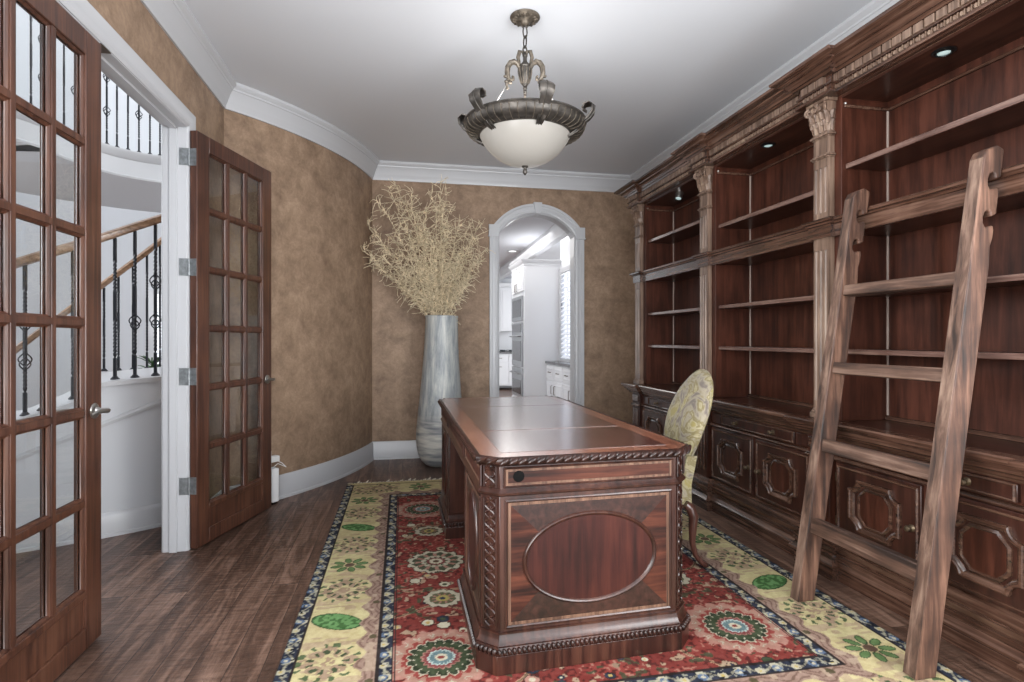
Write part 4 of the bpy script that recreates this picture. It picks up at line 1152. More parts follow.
# ------------------------------------------------------------------ pendant light
PX, PYY = .674, 3.086
pe = thing('pendant_light', 'bronze bowl pendant light hanging on a chain from the ceiling', 'light fixture', (PX, PYY, CEIL))
def pendant():
    O = Vector((PX, PYY, 0))
    c = MB(); c.lathe([(0, CEIL-.001), (.082, CEIL-.001), (.084, CEIL-.006), (.08, CEIL-.012), (.066, CEIL-.017), (.05, CEIL-.024), (.03, CEIL-.03), (.026, CEIL-.034), (.022, CEIL-.044), (.012, CEIL-.05), (0, CEIL-.052)], 36, O)
    cn = c.build('canopy', 'bronze_light', pe)
    m = MB()
    for k in range(16):
        a = 2*PI*k/16; d_ = Vector((math.cos(a), math.sin(a), 0)); t = Vector((-d_.y, d_.x, 0))
        m.ball(O+d_*.056+Vector((0, 0, CEIL-.02)), d_*.018, t*.0075, (0, 0, .006), 8, 5)
    m.build('canopy_petals', 'bronze_light', cn)
    # chain
    z = CEIL-.05; k = 0
    while z > 2.83:
        m = MB(); h = .034; w_ = .0135; a = (PI/2 if k % 2 else 0)+.4; u_ = Vector((math.cos(a), math.sin(a), 0)); cz = z-h
        m.tube([O+Vector((0, 0, cz))+u_*w_*math.cos(t)+Vector((0, 0, 1))*h*math.sin(t) for t in [2*PI*i/16 for i in range(16)]], .0042, 6, closed=True)
        m.build('chain_link', 'bronze', pe); z -= .056; k += 1
    # urn hub
    zb = 2.60
    m = MB(); m.lathe([(0, zb), (.005, zb+.002), (.009, zb+.012), (.005, zb+.022), (.012, zb+.03), (.008, zb+.038), (.02, zb+.055), (.031, zb+.085), (.037, zb+.115), (.038, zb+.135), (.03, zb+.145), (.033, zb+.152), (.024, zb+.165), (.012, zb+.18), (.01, zb+.205), (.015, zb+.212), (.012, zb+.222), (.005, zb+.23), (0, zb+.232)], 24, O)
    hub = m.build('hub', 'bronze', pe)
    m = MB()
    for k in range(12):
        a = 2*PI*k/12; d_ = Vector((math.cos(a), math.sin(a), 0))
        m.tube([O+d_*rr+Vector((0, 0, zb+hh)) for rr, hh in ((.012, .05), (.024, .062), (.034, .09), (.0395, .12), (.039, .138))], .003, 5)
    m.build('hub_flutes', 'bronze_light', hub)
    # three C-scroll arms with rods down to the ring
    base = math.atan2(-PYY, -PX)
    for k in range(3):
        a = base+math.radians([-82, 84, 180][k]); d_ = Vector((math.cos(a), math.sin(a), 0)); t = Vector((-d_.y, d_.x, 0)); Z = Vector((0, 0, 1))
        m = MB(); pts = []; rs = []
        P_ = lambda r_, z_: O+d_*r_+Z*z_
        for (r_, z_, q) in ((.03, zb+.14, .010), (.042, zb+.165, .013), (.062, zb+.176, .0155), (.082, zb+.168, .0165), (.097, zb+.145, .016), (.1, zb+.112, .0145), (.093, zb+.085, .012), (.078, zb+.07, .011), (.066, zb+.078, .0095), (.066, zb+.09, .008), (.074, zb+.095, .006)):
            pts.append(P_(r_, z_)); rs.append(q)
        m.tube(pts, rs, 8)
        # leafy upper curl
        m.tube([P_(.03, zb+.16), P_(.04, zb+.2), P_(.03, zb+.235), P_(.012, zb+.235), P_(.008, zb+.215)], [.008, .011, .012, .01, .006], 8)
        for (r_, z_) in ((.108, zb+.092), (.104, zb+.064), (.084, zb+.058)):
            m.ball(P_(r_, z_), d_*.014, t*.01, Z*.009, 8, 5)
        m.tube([P_(.094, zb+.085), P_(.104, zb+.05), P_(.1, zb+.02), P_(.09, zb+.03)], [.007, .009, .007, .004], 6)
        arm = m.build('scroll_arm', 'bronze_light', pe)
        m = MB(); m.tube([P_(.1, zb+.05), P_(.21, 2.47), P_(.285, 2.41)], .0035, 6); m.build('support_rod', 'nickel', arm)
    # ribbed cove ring
    zo, zi, ro, ri = 2.43, 2.365, .335, .25
    cov = [(ro-.004, zo+.006), (ro+.006, zo+.004), (ro+.008, zo-.004), (ro, zo-.01)]
    for i in range(1, 9):
        f = i/8; cov.append((ro-(ro-ri-.012)*f+.018*math.sin(PI*f), zo-.01-(zo-zi-.01)*f-.012*math.sin(PI*f)))
    cov += [(ri+.008, zi-.006), (ri-.004, zi-.004), (ri-.004, zi+.006), (ri+.02, zi+.02), (ro-.02, zo)]
    m = MB(); seg = 48; vs = []; K = len(cov)
    for q in range(seg):
        a = 2*PI*q/seg
        for r_, h_ in cov: vs.append(O+Vector((math.cos(a)*r_, math.sin(a)*r_, h_)))
    fs = [(q*K+i, ((q+1) % seg)*K+i, ((q+1) % seg)*K+(i+1) % K, q*K+(i+1) % K) for q in range(seg) for i in range(K)]
    m.add(vs, fs)
    ring = m.build('bowl_ring', 'bronze', pe, angle=50)
    m = MB()
    for k in range(48):
        a = 2*PI*(k+.5)/48; d_ = Vector((math.cos(a), math.sin(a), 0))
        m.tube([O+d_*(r_+.001)+Vector((0, 0, h_-.001)) for r_, h_ in cov[3:12]], .0022, 4)
    m.build('ring_ribs', 'bronze_light', ring)
    # six scrolled acanthus leaves over the ring
    for k in range(6):
        a = base+math.radians(-15+60*k+32); d_ = Vector((math.cos(a), math.sin(a), 0)); t = Vector((-d_.y, d_.x, 0)); Z = Vector((0, 0, 1))
        m = MB(); g = []
        prof = [(ri-.02, zi-.024), (ri+.012, zi-.014), (ri+.04, zi+.002), (ro-.015, zo-.022), (ro+.022, zo+.004), (ro+.046, zo+.034), (ro+.05, zo+.064), (ro+.03, zo+.084), (ro+.002, zo+.078), (ro-.008, zo+.056), (ro+.008, zo+.042)]
        wd2 = [.026, .036, .044, .052, .062, .074, .08, .074, .062, .05, .04]
        for (r_, z_), w2 in zip(prof, wd2):
            g.append([O+d_*(r_+.004*(1-abs(s)))+Z*(z_-.007*s*s)+t*s*w2/2 for s in (-1, -.6, -.3, 0, .3, .6, 1)])
        m.sheet(g, d_*-.009+Z*.004)
        m.tube([O+d_*(r_+.004)+Z*(z_-.001) for r_, z_ in prof[:8]], .004, 5)
        m.build('scroll_leaf', 'bronze', ring, angle=60)
    # glass bowl
    gp = []
    for i in range(13):
        f_ = i/12; RS = (.252**2+.165**2)/(2*.165); an = math.asin(.252/RS)*(1-f_); gp.append((RS*math.sin(an) if i < 12 else 0, zi-.005-.165+RS-RS*math.cos(an)))
    inner = [(max(0, r_-.006), h_+.006) for r_, h_ in gp[::-1]]
    MB().lathe((gp+inner)[::-1], 48, O).build('glass_bowl', 'bowl_glass', pe, angle=60)
    zf = gp[-1][1]
    MB().lathe([(0, zf+.004), (.018, zf+.002), (.019, zf-.004), (.01, zf-.008), (.008, zf-.014), (.012, zf-.022), (.013, zf-.034), (.008, zf-.044), (.0, zf-.052)], 16, O).build('finial', 'bronze', pe)
pendant()
lamp('pendant_bulbs', 'POINT', (PX, PYY, 2.49), 3.0, (1, .97, .95), .12)

# ------------------------------------------------------------------ plug and white box by the open door
m = MB(); 
n_w = Vector((math.cos(math.atan2(4.46-CC[1], -1.0-CC[0])), math.sin(math.atan2(4.46-CC[1], -1.0-CC[0])), 0)); t_w = Vector((-n_w.y, n_w.x, 0))
def onwall(y, z, off=0):
    best = min(curve, key=lambda p: abs(p[1]-y)); i = curve.index(best); j = i+1 if best[1] <= y and i < len(curve)-1 else i-1
    (xa, ya), (xb, yb) = best, curve[j]; f = (y-ya)/(yb-ya); x = xa+(xb-xa)*f
    n_ = Vector((yb-ya, -(xb-xa), 0)).normalized()
    if n_.x < 0: n_ = -n_
    return Vector((x, y, z))+n_*off, n_
c, nn = onwall(4.53, .325); tt = Vector((-nn.y, nn.x, 0))
ol = thing('wall_outlet', 'white wall outlet with a white plug adapter beside the open door', 'outlet', tuple(c))
MB().obox(c+nn*.004, tt*.036, nn*.004, (0, 0, .058)).build('cover_plate', 'white_plastic', ol, bevel=.002)
MB().obox(c+nn*.034+tt*.03, tt*.04, nn*.027, (0, 0, .022)).build('plug_adapter', 'white_plastic', ol, bevel=.005)
bxp, bn = onwall(4.53, 0, .07); bt = Vector((-bn.y, bn.x, 0))
wb = thing('white_device_box', 'slim white upright box on the floor between open door and curved baseboard', 'box', tuple(bxp))
MB().obox(bxp+Vector((0, 0, .142)), bt*.03, bn*.038, (0, 0, .125)).build('housing', 'white_plastic', wb, bevel=.008)
MB().lathe([(0, 0), (.018, 0), (.018, .012), (.014, .018), (.013, .21), (.015, .215), (0, .218)], 16, bxp-bt*.045).build('side_tube', 'nickel', wb)
MB().obox(bxp+Vector((0, 0, .009)), bt*.022, bn*.028, (0, 0, .009)).build('foot', 'black', wb)
cd = MB(); s0 = c+nn*.05+Vector((0, 0, -.02))+tt*.06; e0 = bxp+Vector((0, 0, .267))
cd.tube([s0, s0+nn*.02+tt*.02+Vector((0, 0, -.015)), s0+nn*.03+tt*.05+Vector((0, 0, -.05)), e0+nn*.02+tt*.03+Vector((0, 0, .03)), e0], .0028, 6)
cd.build('cord', 'white_plastic', ol)

# ------------------------------------------------------------------ stair hall behind the doorway
hw_ = MB()
hw_.box(-7.6, 10.4, 0, -.4, 10.5, 6.5); hw_.box(-7.7, .2, 0, -7.6, 10.5, 6.5)
hw_.box(-7.6, .2, 0, -1.345, .3, 6.5)  # unseen front wall, added to hold sky light off the door jamb
struct('wall_outer_left', hw_, 'hall_paint')
struct('ceiling_shade_upper_left', MB().prism([(-7.6, .3), (-1.345, .3), (-1.345, 5.0), (-7.6, 5.0)], 6.4, 6.5), 'hall_paint')  # unseen part ceiling, added and sized to cut sky light in the hall
SR = 2.82
def sp(a, R=SR): return (CC[0]+R*math.cos(a), CC[1]+R*math.sin(a))
a_of = lambda x: -math.acos(max(-1, min(1, (x-CC[0])/SR)))
keys = [(-2.08, .48), (a_of(-2.3), .72), (a_of(-1.97), .83), (a_of(-1.84), .955), (a_of(-1.5), .98), (a_of(-1.3), .99), (-.55, 1.02)]
def ledge(a):
    for (a0, z0), (a1, z1) in zip(keys, keys[1:]):
        if a <= a1: return z0+(z1-z0)*(a-a0)/(a1-a0) if a > a0 else z0
    return keys[-1][1]
angs = [-2.08+(1.4)*i/70 for i in range(71)]
m = MB(); fr = []
for a in angs:
    z = ledge(a); x, y = sp(a); xi, yi = sp(a, SR-.1)
    fr.append([(x, y, 0), (x, y, z), (xi, yi, z), (xi, yi, 0), (x, y, 0)])
m.sheet(fr); struct('wall_inner_left', m, 'hall_paint', angle=50)
m = MB(); fr = []
for a in angs:
    z = ledge(a); pts = []
    for R, zz in ((SR+.022, z-.02), (SR+.024, z+.008), (SR-.02, z+.012), (SR-.95, z+.012), (SR-.95, z-.02), (SR+.022, z-.02)):
        x, y = sp(a, R); pts.append((x, y, zz))
    fr.append(pts)
m.sheet(fr)
struct('trim_4', m, 'white_trim', angle=30)
pa = [sp(a) for a in angs]
struct('baseboard_inner_left', MB().sweep(pa, [(0, 0), (.024, 0), (.024, .018), (.016, .024), (.016, .125), (.01, .14), (0, .15)]), 'white_trim', angle=30)
m = MB(); fr = []
for a in angs:
    x_ = sp(a)[0]; z = .70+(x_+1.83)*.44
    pts = []
    for R, dz in ((SR, -.022), (SR+.012, -.02), (SR+.016, .0), (SR+.008, .014), (SR, .016), (SR, -.022)):
        x, y = sp(a, R); pts.append((x, y, z+dz))
    fr.append(pts)
m.sheet(fr); struct('trim_5', m, 'white_trim', angle=30)

def handrail(name, label, fn, n=40):
    m = MB(); fr = []
    pts = [fn(i/n) for i in range(n+1)]
    prof = [(-.03, -.022), (-.026, .0), (-.03, .014), (-.018, .026), (0, .03), (.018, .026), (.03, .014), (.026, 0), (.03, -.022), (.02, -.03), (-.02, -.03)]
    for i, p in enumerate(pts):
        t = Vector(pts[min(i+1, n)])-Vector(pts[max(i-1, 0)]); t.z = 0; t.normalize(); nr = Vector((t.y, -t.x, 0))
        r_ = [Vector(p)+nr*u+Vector((0, 0, w)) for u, w in prof]; fr.append(r_+[r_[0]])
    m.sheet(fr)
    o = m.build(name, 'handrail_wood', None, loc=pts[n//2], angle=50)
    tag(o, label, 'handrail'); return pts
r1 = lambda f: (*sp(-2.0+1.3*f, SR-.06), 1.86+.62*(sp(-2.0+1.3*f)[0]+1.83)*(1 if sp(-2.0+1.3*f)[0] > -1.83 else .82))
handrail('stair_handrail', 'brown wooden handrail curving up along the outer edge of the stair', r1)
def r2(f):
    x0, y0, z0 = -.5216*4.37, 1.12*4.37, 1.645; x1, y1, z1 = -.4207*4.686, 1.1005*4.686, 2.04
    aa, ab = math.atan2(y0-CC[1], x0-CC[0]), math.atan2(y1-CC[1], x1-CC[0])
    q = -1.3+3.4*f; a = aa+(ab-aa)*q; return (CC[0]+1.75*math.cos(a), CC[1]+1.75*math.sin(a), z0+(z1-z0)*q)
handrail('stair_handrail', 'brown wooden handrail of the inner stair curve, behind the outer balusters', r2)
def baluster_mesh(h, kn=(), twist=True, r=.0075):
    m = MB(); n = 60; vs = []; fs = []
    for i in range(n+1):
        z = h*i/n; f = i/n
        tw = 0
        if twist and (.15 < f < .42 or .62 < f < .85): tw = f*60
        for q in range(4):
            a = PI/4+PI/2*q+tw; vs.append((r*1.35*math.cos(a), r*1.35*math.sin(a), z))
    for i in range(n):
        for q in range(4): fs.append((i*4+q, i*4+(q+1) % 4, (i+1)*4+(q+1) % 4, (i+1)*4+q))
    fs += [(3, 2, 1, 0), tuple(range(n*4, n*4+4))]
    m.add(vs, fs)
    for z in kn:
        for q in range(4):
            a = PI/2*q
            m.tube([(.034*math.sin(PI*k/10)*math.cos(a+k*.3), .034*math.sin(PI*k/10)*math.sin(a+k*.3), z-.055+.11*k/10) for k in range(11)], .0042, 5)
        m.ball((0, 0, z-.056), (.012, 0, 0), (0, .012, 0), (0, 0, .008), 8, 4); m.ball((0, 0, z+.056), (.012, 0, 0), (0, .012, 0), (0, 0, .008), 8, 4)
    return m
def shoe(): return MB().lathe([(0, 0), (.026, 0), (.026, .006), (.018, .014), (.014, .02), (.0, .021)], 10)
PROTO = {}
def put_baluster(key, loc, label, group, h, kn, twist=True, r=.0075):
    kk = (key, round(h, 2))
    if kk not in PROTO:
        rt = thing('baluster', label, 'baluster', loc, 0, group, local=True)
        baluster_mesh(h, kn, twist, r).build('bar', 'iron', rt, angle=60); shoe().build('shoe', 'iron', rt); PROTO[kk] = rt
    else:
        rt = copy_tree(PROTO[kk]); rt.location = loc; rt['label'] = label
    return rt

def ang_px(px, R):
    k = (px-512)/565; ca, sa = math.cos(math.radians(11)), math.sin(math.radians(11))
    dx, dy = k*ca+sa, ca-k*sa
    A = dx*dx+dy*dy; B = -2*(dx*CC[0]+dy*CC[1]); Cc = CC[0]**2+CC[1]**2-R*R
    d_ = (-B-math.sqrt(B*B-4*A*Cc))/(2*A); return dx*d_, dy*d_
OUT = [(-4, 'd'), (25, 'd'), (42, 'p'), (73, 'p'), (115, 'p'), (135, 's'), (155.5, 'd')]
NAMES = {'p': 'plain black iron baluster on the stair ledge', 's': 'black iron baluster with one low basket knot on the ledge', 'd': 'black iron two-knot baluster on the ledge'}
PLACE = [' at the picture edge', ' seen through the closed door', ' beside a door muntin', ' beside the closed door stile', ', first past the closed door', ', between two plainer ones', ' next to the white jamb']
for (px, kd), plc in zip(OUT, PLACE):
    x, y = ang_px(px, SR-.06); a = math.atan2(y-CC[1], x-CC[0]); zl = ledge(a)+.012
    f = (a+2.0)/1.3; zt = r1(f)[2]-.028; h = zt-zl
    put_baluster(kd, (x, y, zl), NAMES[kd]+plc, 'balusters of the outer stair rail', h, {'p': (), 's': (.36,), 'd': (h*.62, h*.36)}[kd], True, .0085)
for i, px in enumerate((104, 118.5, 133, 147, 160)):
    x, y = ang_px(px, 1.75); zb = .98
    # height of inner rail at this place
    a = math.atan2(y-CC[1], x-CC[0]); best = min((r2(q/200) for q in range(201)), key=lambda p: math.hypot(p[0]-x, p[1]-y))
    put_baluster('i', (x, y, zb), ['lowest', 'second lowest', 'middle', 'second highest', 'highest'][i]+' black iron baluster of the five under the inner stair handrail', 'balusters of the inner stair rail', best[2]-.028-zb, (), True, .007)
# upper gallery
gal = [(-4.6, 4.2), (-4.0, 4.95), (-3.37, 5.81), (-3.25, 6.3), (-3.1, 6.72), (-2.92, 6.92), (-2.69, 7.04), (-2.2, 7.15), (-1.5, 7.2)]
def smooth(pts, n):
    out = []
    for i in range(len(pts)-1):
        p0 = pts[max(i-1, 0)]; p1 = pts[i]; p2 = pts[i+1]; p3 = pts[min(i+2, len(pts)-1)]
        for k in range(n):
            t = k/n
            out.append(tuple(.5*((2*p1[c])+(-p0[c]+p2[c])*t+(2*p0[c]-5*p1[c]+4*p2[c]-p3[c])*t*t+(-p0[c]+3*p1[c]-3*p2[c]+p3[c])*t**3) for c in (0, 1)))
    return out+[pts[-1]]
gs = smooth(gal, 8)
struct('trim_6', MB().sweep(gs, [(-1.8, 3.0), (0, 3.0), (.006, 3.02), (0, 3.03), (0, 3.2), (.012, 3.215), (.02, 3.26), (.03, 3.28), (.03, 3.3), (-1.8, 3.3)]), 'white_trim', angle=30)
struct('wall_upper_left', MB().sweep(gs, [(-1.75, 3.3), (-1.85, 3.3), (-1.85, 6.2), (-1.75, 6.2)]), 'hall_paint', angle=40)
def gpt(px):
    k = (px-512)/565; ca, sa = math.cos(math.radians(11)), math.sin(math.radians(11)); dx, dy = k*ca+sa, ca-k*sa
    for (xa, ya), (xb, yb) in zip(gs, gs[1:]):
        ex, ey = xb-xa, yb-ya; det = dx*(-ey)-dy*(-ex)
        if abs(det) < 1e-9: continue
        t = (xa*(-ey)-ya*(-ex))/det; s = (dx*ya-dy*xa)/det
        if 0 <= s <= 1 and t > 0: return xa+ex*s, ya+ey*s
GAL = [(2, 'd'), (31, 'p'), (42.5, 'd'), (64, 'p'), (75, 's'), (91, 'p'), (106.8, 'd'), (117, 'p'), (128, 'p'), (139, 's'), (150, 'p'), (160, 'p')]
GPL = ['first', 'second', 'third', 'fourth', 'fifth', 'sixth', 'seventh', 'eighth', 'ninth', 'tenth', 'eleventh', 'twelfth', 'thirteenth']
KN = {'p': 'plain black iron baluster', 's': 'one-knot black iron baluster', 'd': 'two-knot black iron baluster'}
for (px, kd), plc in zip(GAL, GPL):
    q = gpt(px)
    if q: put_baluster('g'+kd, (q[0], q[1], 3.301), KN[kd]+' on the upper gallery, '+plc+' from the left', 'balusters of the upper gallery', 1.0, {'p': (), 's': (.42,), 'd': (.72, .36)}[kd], True, .0075)
hp = [(x, y, 4.32) for x, y in gs]
handrail('gallery_handrail', 'brown wooden handrail along the upper gallery balusters', lambda f: hp[min(len(hp)-1, int(f*(len(hp)-1)))], len(hp)-1)
# window with blinds and a sprig of plant behind the stair
def at_px(px, py, d_):
    r_ = (px-512)/565*d_; ca, sa = math.cos(math.radians(11)), math.sin(math.radians(11))
    return (r_*ca+d_*sa, d_*ca-r_*sa, 1.23-(py-339)/565*d_)
m = MB(); wx0, wz0 = at_px(153.5, 392, 9.38)[0], .4; wx1 = wx0+1.0; wz1 = at_px(155, 294, 9.38)[2]
m.box(wx0-.08, 10.36, wz0-.08, wx0, 10.4, wz1+.08); m.box(wx1, 10.36, wz0-.08, wx1+.08, 10.4, wz1+.08); m.box(wx0, 10.36, wz1, wx1, 10.4, wz1+.08); m.box(wx0, 10.36, wz0-.08, wx1, 10.4, wz0)
wn = struct('window_1', m, 'white_trim')
MB().box(wx0, 10.385, wz0, wx1, 10.398, wz1).build('pane', 'daylight', wn)
m = MB(); z = wz0+.03
while z < wz1-.02: m.obox(((wx0+wx1)/2, 10.37, z), ((wx1-wx0)/2-.01, 0, 0), (0, .012, .01), (0, -.0012, .0015)); z += .062
m.build('blind_slats', 'louver_white', wn)
pc = at_px(152, 366, 8.6)
pt = thing('potted_plant', 'small green leafy plant by the window behind the stair balusters', 'plant', (pc[0], pc[1], 0))
MB().lathe([(0, 0), (.1, 0), (.13, .25), (.14, .5), (.12, .5), (.11, .45), (0, .45)], 16, (pc[0], pc[1], 0)).build('pot', 'white_plastic', pt)
m = MB(); r = random.Random(4)
for k in range(26):
    a = r.uniform(0, 2*PI); ln = r.uniform(.12, .26); z0 = r.uniform(.62, .86); d_ = Vector((math.cos(a), math.sin(a), 0)); t = Vector((-d_.y, d_.x, 0)); b_ = Vector((pc[0], pc[1], z0))
    g = []
    for i in range(6):
        f = i/5; w_ = .035*math.sin(PI*(f*.9+.05)); c_ = b_+d_*ln*f+Vector((0, 0, .25*f-.12*f*f)); g.append([c_-t*w_, c_+Vector((0, 0, .006)), c_+t*w_])
    m.sheet(g, (0, 0, -.002))
m.tube([(pc[0], pc[1], .44), (pc[0], pc[1], .95)], .012, 6)
m.build('leaves', 'leaf_green', pt)

# ------------------------------------------------------------------ kitchen through the arch
kw = MB(); kw.box(2.28, 6.08, 0, 2.4, 7.3, 2.9); kw.box(2.28, 7.3, 0, 2.4, 7.95, .92); kw.box(2.28, 7.3, 2.2, 2.4, 7.95, 2.9); kw.box(2.28, 7.95, 0, 2.4, 8.0, 2.9)
struct('wall_back_right', kw, 'kitchen_paint')
struct('wall_far', MB().box(-1, 14.0, 0, 5, 14.1, 3.2), 'kitchen_paint')
kc = MB(); kc.box(.0, 6.07, 2.75, 2.28, 14, 2.85); kc.box(2.28, 6.07, 2.75, 5, 14, 2.85)
struct('ceiling_back', kc, 'ceiling_paint')
struct('trim_7', MB().sweep([(2.2, 13.9), (2.06, 6.1)], [(-.08, 2.6), (.02, 2.6), (.04, 2.64), (.09, 2.7), (.1, 2.75), (-.08, 2.75)]), 'white_trim', angle=30)
# shuttered window
m = MB()
for y0, y1, z0, z1 in ((7.28, 7.34, .9, 2.25), (7.9, 7.97, .9, 2.25), (7.34, 7.9, 2.18, 2.25), (7.34, 7.9, .9, .95)): m.box(2.255, y0, z0, 2.285, y1, z1)
kwn = struct('window_2', m, 'white_trim', bevel=.002)
MB().box(2.33, 7.3, .92, 2.34, 7.95, 2.2).build('pane', 'daylight', kwn)
m = MB(); z = .98
while z < 2.17: m.obox((2.275, 7.62, z), (.022, 0, .02), (0, .275, 0), (-.003, 0, .0033)); z += .066
m.box(2.265, 7.6, .95, 2.285, 7.64, 2.18)
m.build('shutter_louvers', 'louver_white', kwn)
tag(MB().box(2.262, 8.0-.1, 1.66, 2.28, 8.0-.03, 1.76).build('light_switch', 'zinc', None, loc=(2.27, 7.93, 1.66), bevel=.002), 'small grey switch on the kitchen wall beside the shuttered window', 'switch')
def front(m, x, y0, y1, z0, z1, out=.018):
    m.box(x-out, y0, z0, x, y1, z1)
    return m
def cab_front_x(r, name, x, y0, y1, z0, z1, pull=None, horiz=False):
    d_ = MB().box(x-.02, y0+.003, z0+.003, x, y1-.003, z1-.003).build(name, 'cabinet_white', r, bevel=.003)
    yc, zc = (y0+y1)/2, (z0+z1)/2
    mp = lambda u, v, h: (x-.02-h, yc+u, zc+v)
    a, b = (y1-y0)/2-.045, (z1-z0)/2-.045
    if a > .02 and b > .02:
        MB().sweep([(-a, -b), (-a, b), (a, b), (a, -b)], [(0, -.001), (0, .006), (.008, .008), (.014, .002), (.014, -.001)], True, mp).build('panel_moulding', 'cabinet_white', d_, angle=30)
    if pull:
        py, pz = pull; m = MB()
        if horiz: m.tube([(x-.02, py-.05, pz), (x-.045, py-.045, pz), (x-.045, py+.045, pz), (x-.02, py+.05, pz)], .005, 6)
        else: m.tube([(x-.02, py, pz-.06), (x-.045, py, pz-.055), (x-.045, py, pz+.055), (x-.02, py, pz+.06)], .005, 6)
        m.build('handle', 'pull_bronze', d_)
    return d_
kb = thing('kitchen_cabinet', 'white kitchen base cabinet with dark worktop below the shuttered window', 'cabinet', (2.18, 7.2, 0))
MB().box(2.08, 6.3, .1, 2.27, 7.99, .875).build('body', 'cabinet_white', kb)
MB().box(2.12, 6.3, 0, 2.27, 7.99, .1).build('toe_kick', 'cabinet_white', kb)
MB().box(2.045, 6.28, .875, 2.27, 7.995, .912).build('worktop', 'granite', kb, bevel=.004)
for y0, y1 in ((7.57, 7.97), (7.15, 7.55), (6.73, 7.13), (6.31, 6.71)):
    cab_front_x(kb, 'drawer', 2.08, y0, y1, .66, .86, ((y0+y1)/2, .76), True)
    cab_front_x(kb, 'door', 2.08, y0, y1, .11, .64, (y0+.06 if y0 in (7.57, 6.73) else y1-.06, .52))
ot = thing('oven_cabinet', 'tall white cabinet holding the built-in ovens in the kitchen', 'cabinet', (2.0, 8.45, 0))
MB().box(1.74, 8.005, 0, 2.275, 8.9, 2.3).build('body', 'cabinet_white', ot, bevel=.003)
MB().sweep([(2.28, 8.92), (1.74, 8.92), (1.74, 8.005), (2.28, 8.005)][::-1] if False else [(2.275, 8.9), (1.74, 8.9), (1.74, 8.005), (2.275, 8.005)], [(0, 2.3), (.012, 2.3), (.02, 2.33), (.05, 2.36), (.06, 2.385), (0, 2.385)]).build('crown', 'cabinet_white', ot, angle=30)
for y0, y1 in ((8.03, 8.45), (8.46, 8.88)): cab_front_x(ot, 'door', 1.74, y0, y1, 1.93, 2.28, (y1-.05 if y0 < 8.2 else y0+.05, 2.0))
cab_front_x(ot, 'drawer', 1.74, 8.03, 8.88, .12, .33, (8.45, .225), True)
def appliance(name, label, z0, z1, wz0, wz1, hz, panel=None):
    r = thing(name, label, 'oven' if 'oven' in name and name != 'microwave_oven' else 'microwave', (1.74, 8.45, z0))
    MB().box(1.715, 8.08, z0, 1.739, 8.84, z1).build('front_panel', 'steel', r, bevel=.003)
    MB().box(1.711, 8.15, wz0, 1.7155, 8.77, wz1).build('window', 'dark_glass', r, bevel=.001)
    if hz: MB().tube([(1.715, 8.14, hz), (1.675, 8.15, hz), (1.675, 8.77, hz), (1.715, 8.78, hz)], .011, 8).build('handle', 'steel', r)
    if panel:
        q = MB().box(1.711, 8.12, panel[0], 1.7155, 8.8, panel[1]).build('control_panel', 'dark_glass', r)
appliance('microwave_oven', 'steel built-in microwave above the wall ovens in the kitchen', 1.5, 1.87, 1.56, 1.82, None)
appliance('wall_oven', 'upper steel wall oven under the microwave in the kitchen', .82, 1.47, .9, 1.2, 1.27, (1.33, 1.45))
appliance('wall_oven', 'lower steel wall oven below the first oven in the kitchen', .36, .8, .41, .62, .72)
kf = thing('kitchen_cabinet', 'white kitchen base cabinet under the cooktop at the far kitchen wall', 'cabinet', (2.2, 13.7, 0))
MB().box(1.2, 13.4, .1, 3.4, 13.98, .875).build('body', 'cabinet_white', kf)
MB().box(1.18, 13.36, .875, 3.42, 13.98, .915).build('worktop', 'granite', kf, bevel=.004)
for k in range(5):
    x0 = 1.22+k*.436
    for nm, z0, z1, pz in (('drawer', .68, .86, .77), ('door', .12, .66, .56)):
        d_ = MB().box(x0, 13.38, z0, x0+.42, 13.4, z1).build(nm, 'cabinet_white', kf, bevel=.004)
        MB().tube([(x0+.16, 13.38, pz), (x0+.165, 13.355, pz), (x0+.255, 13.355, pz), (x0+.26, 13.38, pz)], .006, 6).build('handle', 'pull_bronze', d_)
ck = thing('cooktop', 'black gas cooktop set in the far kitchen worktop', 'cooktop', (2.4, 13.7, .915))
MB().box(2.05, 13.42, .916, 2.8, 13.92, .93).build('plate', 'black', ck, bevel=.004)
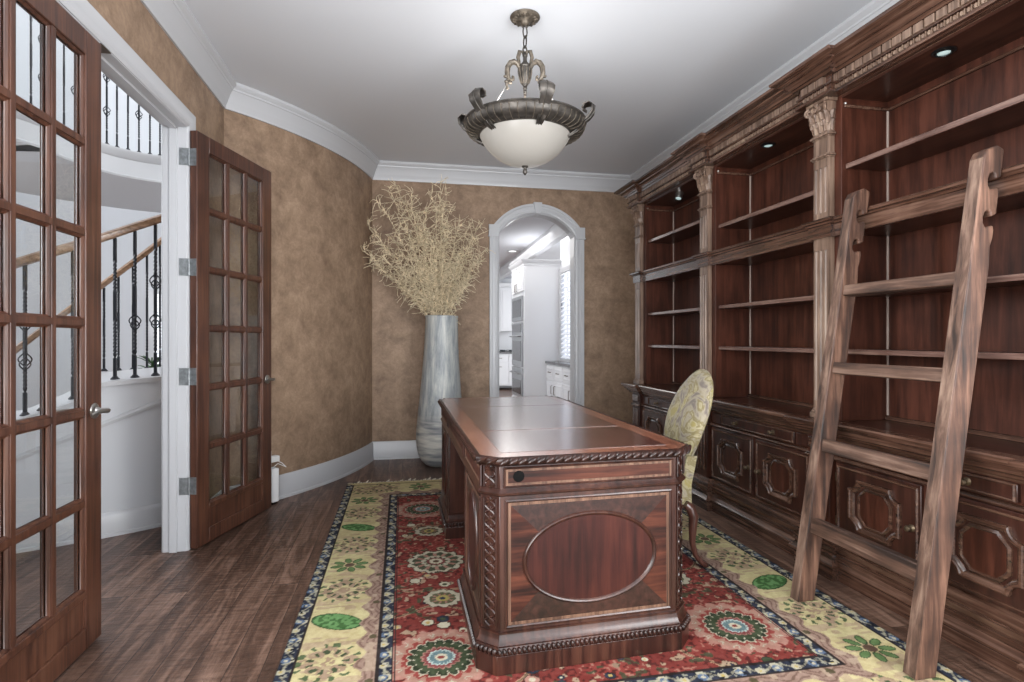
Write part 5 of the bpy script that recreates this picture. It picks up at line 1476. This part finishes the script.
m = MB()
for x in (2.2, 2.42, 2.64):
    for y in (13.53, 13.8):
        m.tube([(x-.09, y, .955), (x+.09, y, .955)], .008, 6); m.tube([(x, y-.09, .955), (x, y+.09, .955)], .008, 6); m.lathe([(0, .93), (.04, .93), (.035, .948), (0, .95)], 12, (x, y, 0))
m.build('burner_grate', 'iron', ck)
ku = thing('wall_cabinet', 'white wall cabinet hanging over the far kitchen cooktop', 'cabinet', (2.2, 13.8, 1.42))
MB().box(1.3, 13.68, 1.42, 2.72, 13.98, 2.5).build('body', 'cabinet_white', ku, bevel=.004)
MB().sweep([(2.72, 14), (2.72, 13.68), (1.3, 13.68)][::-1] if False else [(1.3, 13.68), (2.72, 13.68), (2.72, 13.98)], [(0, 2.5), (.02, 2.52), (.06, 2.57), (.07, 2.6), (0, 2.6)]).build('crown', 'cabinet_white', ku, angle=30)
for k in range(4):
    x0 = 1.31+k*.352
    d_ = MB().box(x0, 13.66, 1.43, x0+.345, 13.68, 2.49).build('door', 'cabinet_white', ku, bevel=.004)
    MB().sweep([(x0+.05, 1.48), (x0+.05, 2.44), (x0+.295, 2.44), (x0+.295, 1.48)], [(0, 0), (0, .008), (.01, .01), (.016, 0)], True, lambda u, v, h: (u, 13.66-h, v)).build('panel_moulding', 'cabinet_white', d_, angle=30)
    MB().tube([(x0+.3, 13.66, 1.52), (x0+.3, 13.63, 1.53), (x0+.3, 13.63, 1.61), (x0+.3, 13.66, 1.62)], .006, 6).build('handle', 'pull_bronze', d_)
rc = at_px(512.5, 251, 9.75)
rl = thing('recessed_light', 'white recessed ceiling light in the kitchen ceiling', 'light', (rc[0], rc[1], 2.75))
MB().lathe([(.06, 2.75), (.1, 2.75), (.102, 2.744), (.09, 2.738), (.065, 2.742)], 24, (rc[0], rc[1], 0)).build('trim_ring', 'white_trim', rl)
MB().lathe([(0, 2.746), (.065, 2.746), (.06, 2.741), (0, 2.739)], 24, (rc[0], rc[1], 0)).build('lens', 'lamp_white', rl)
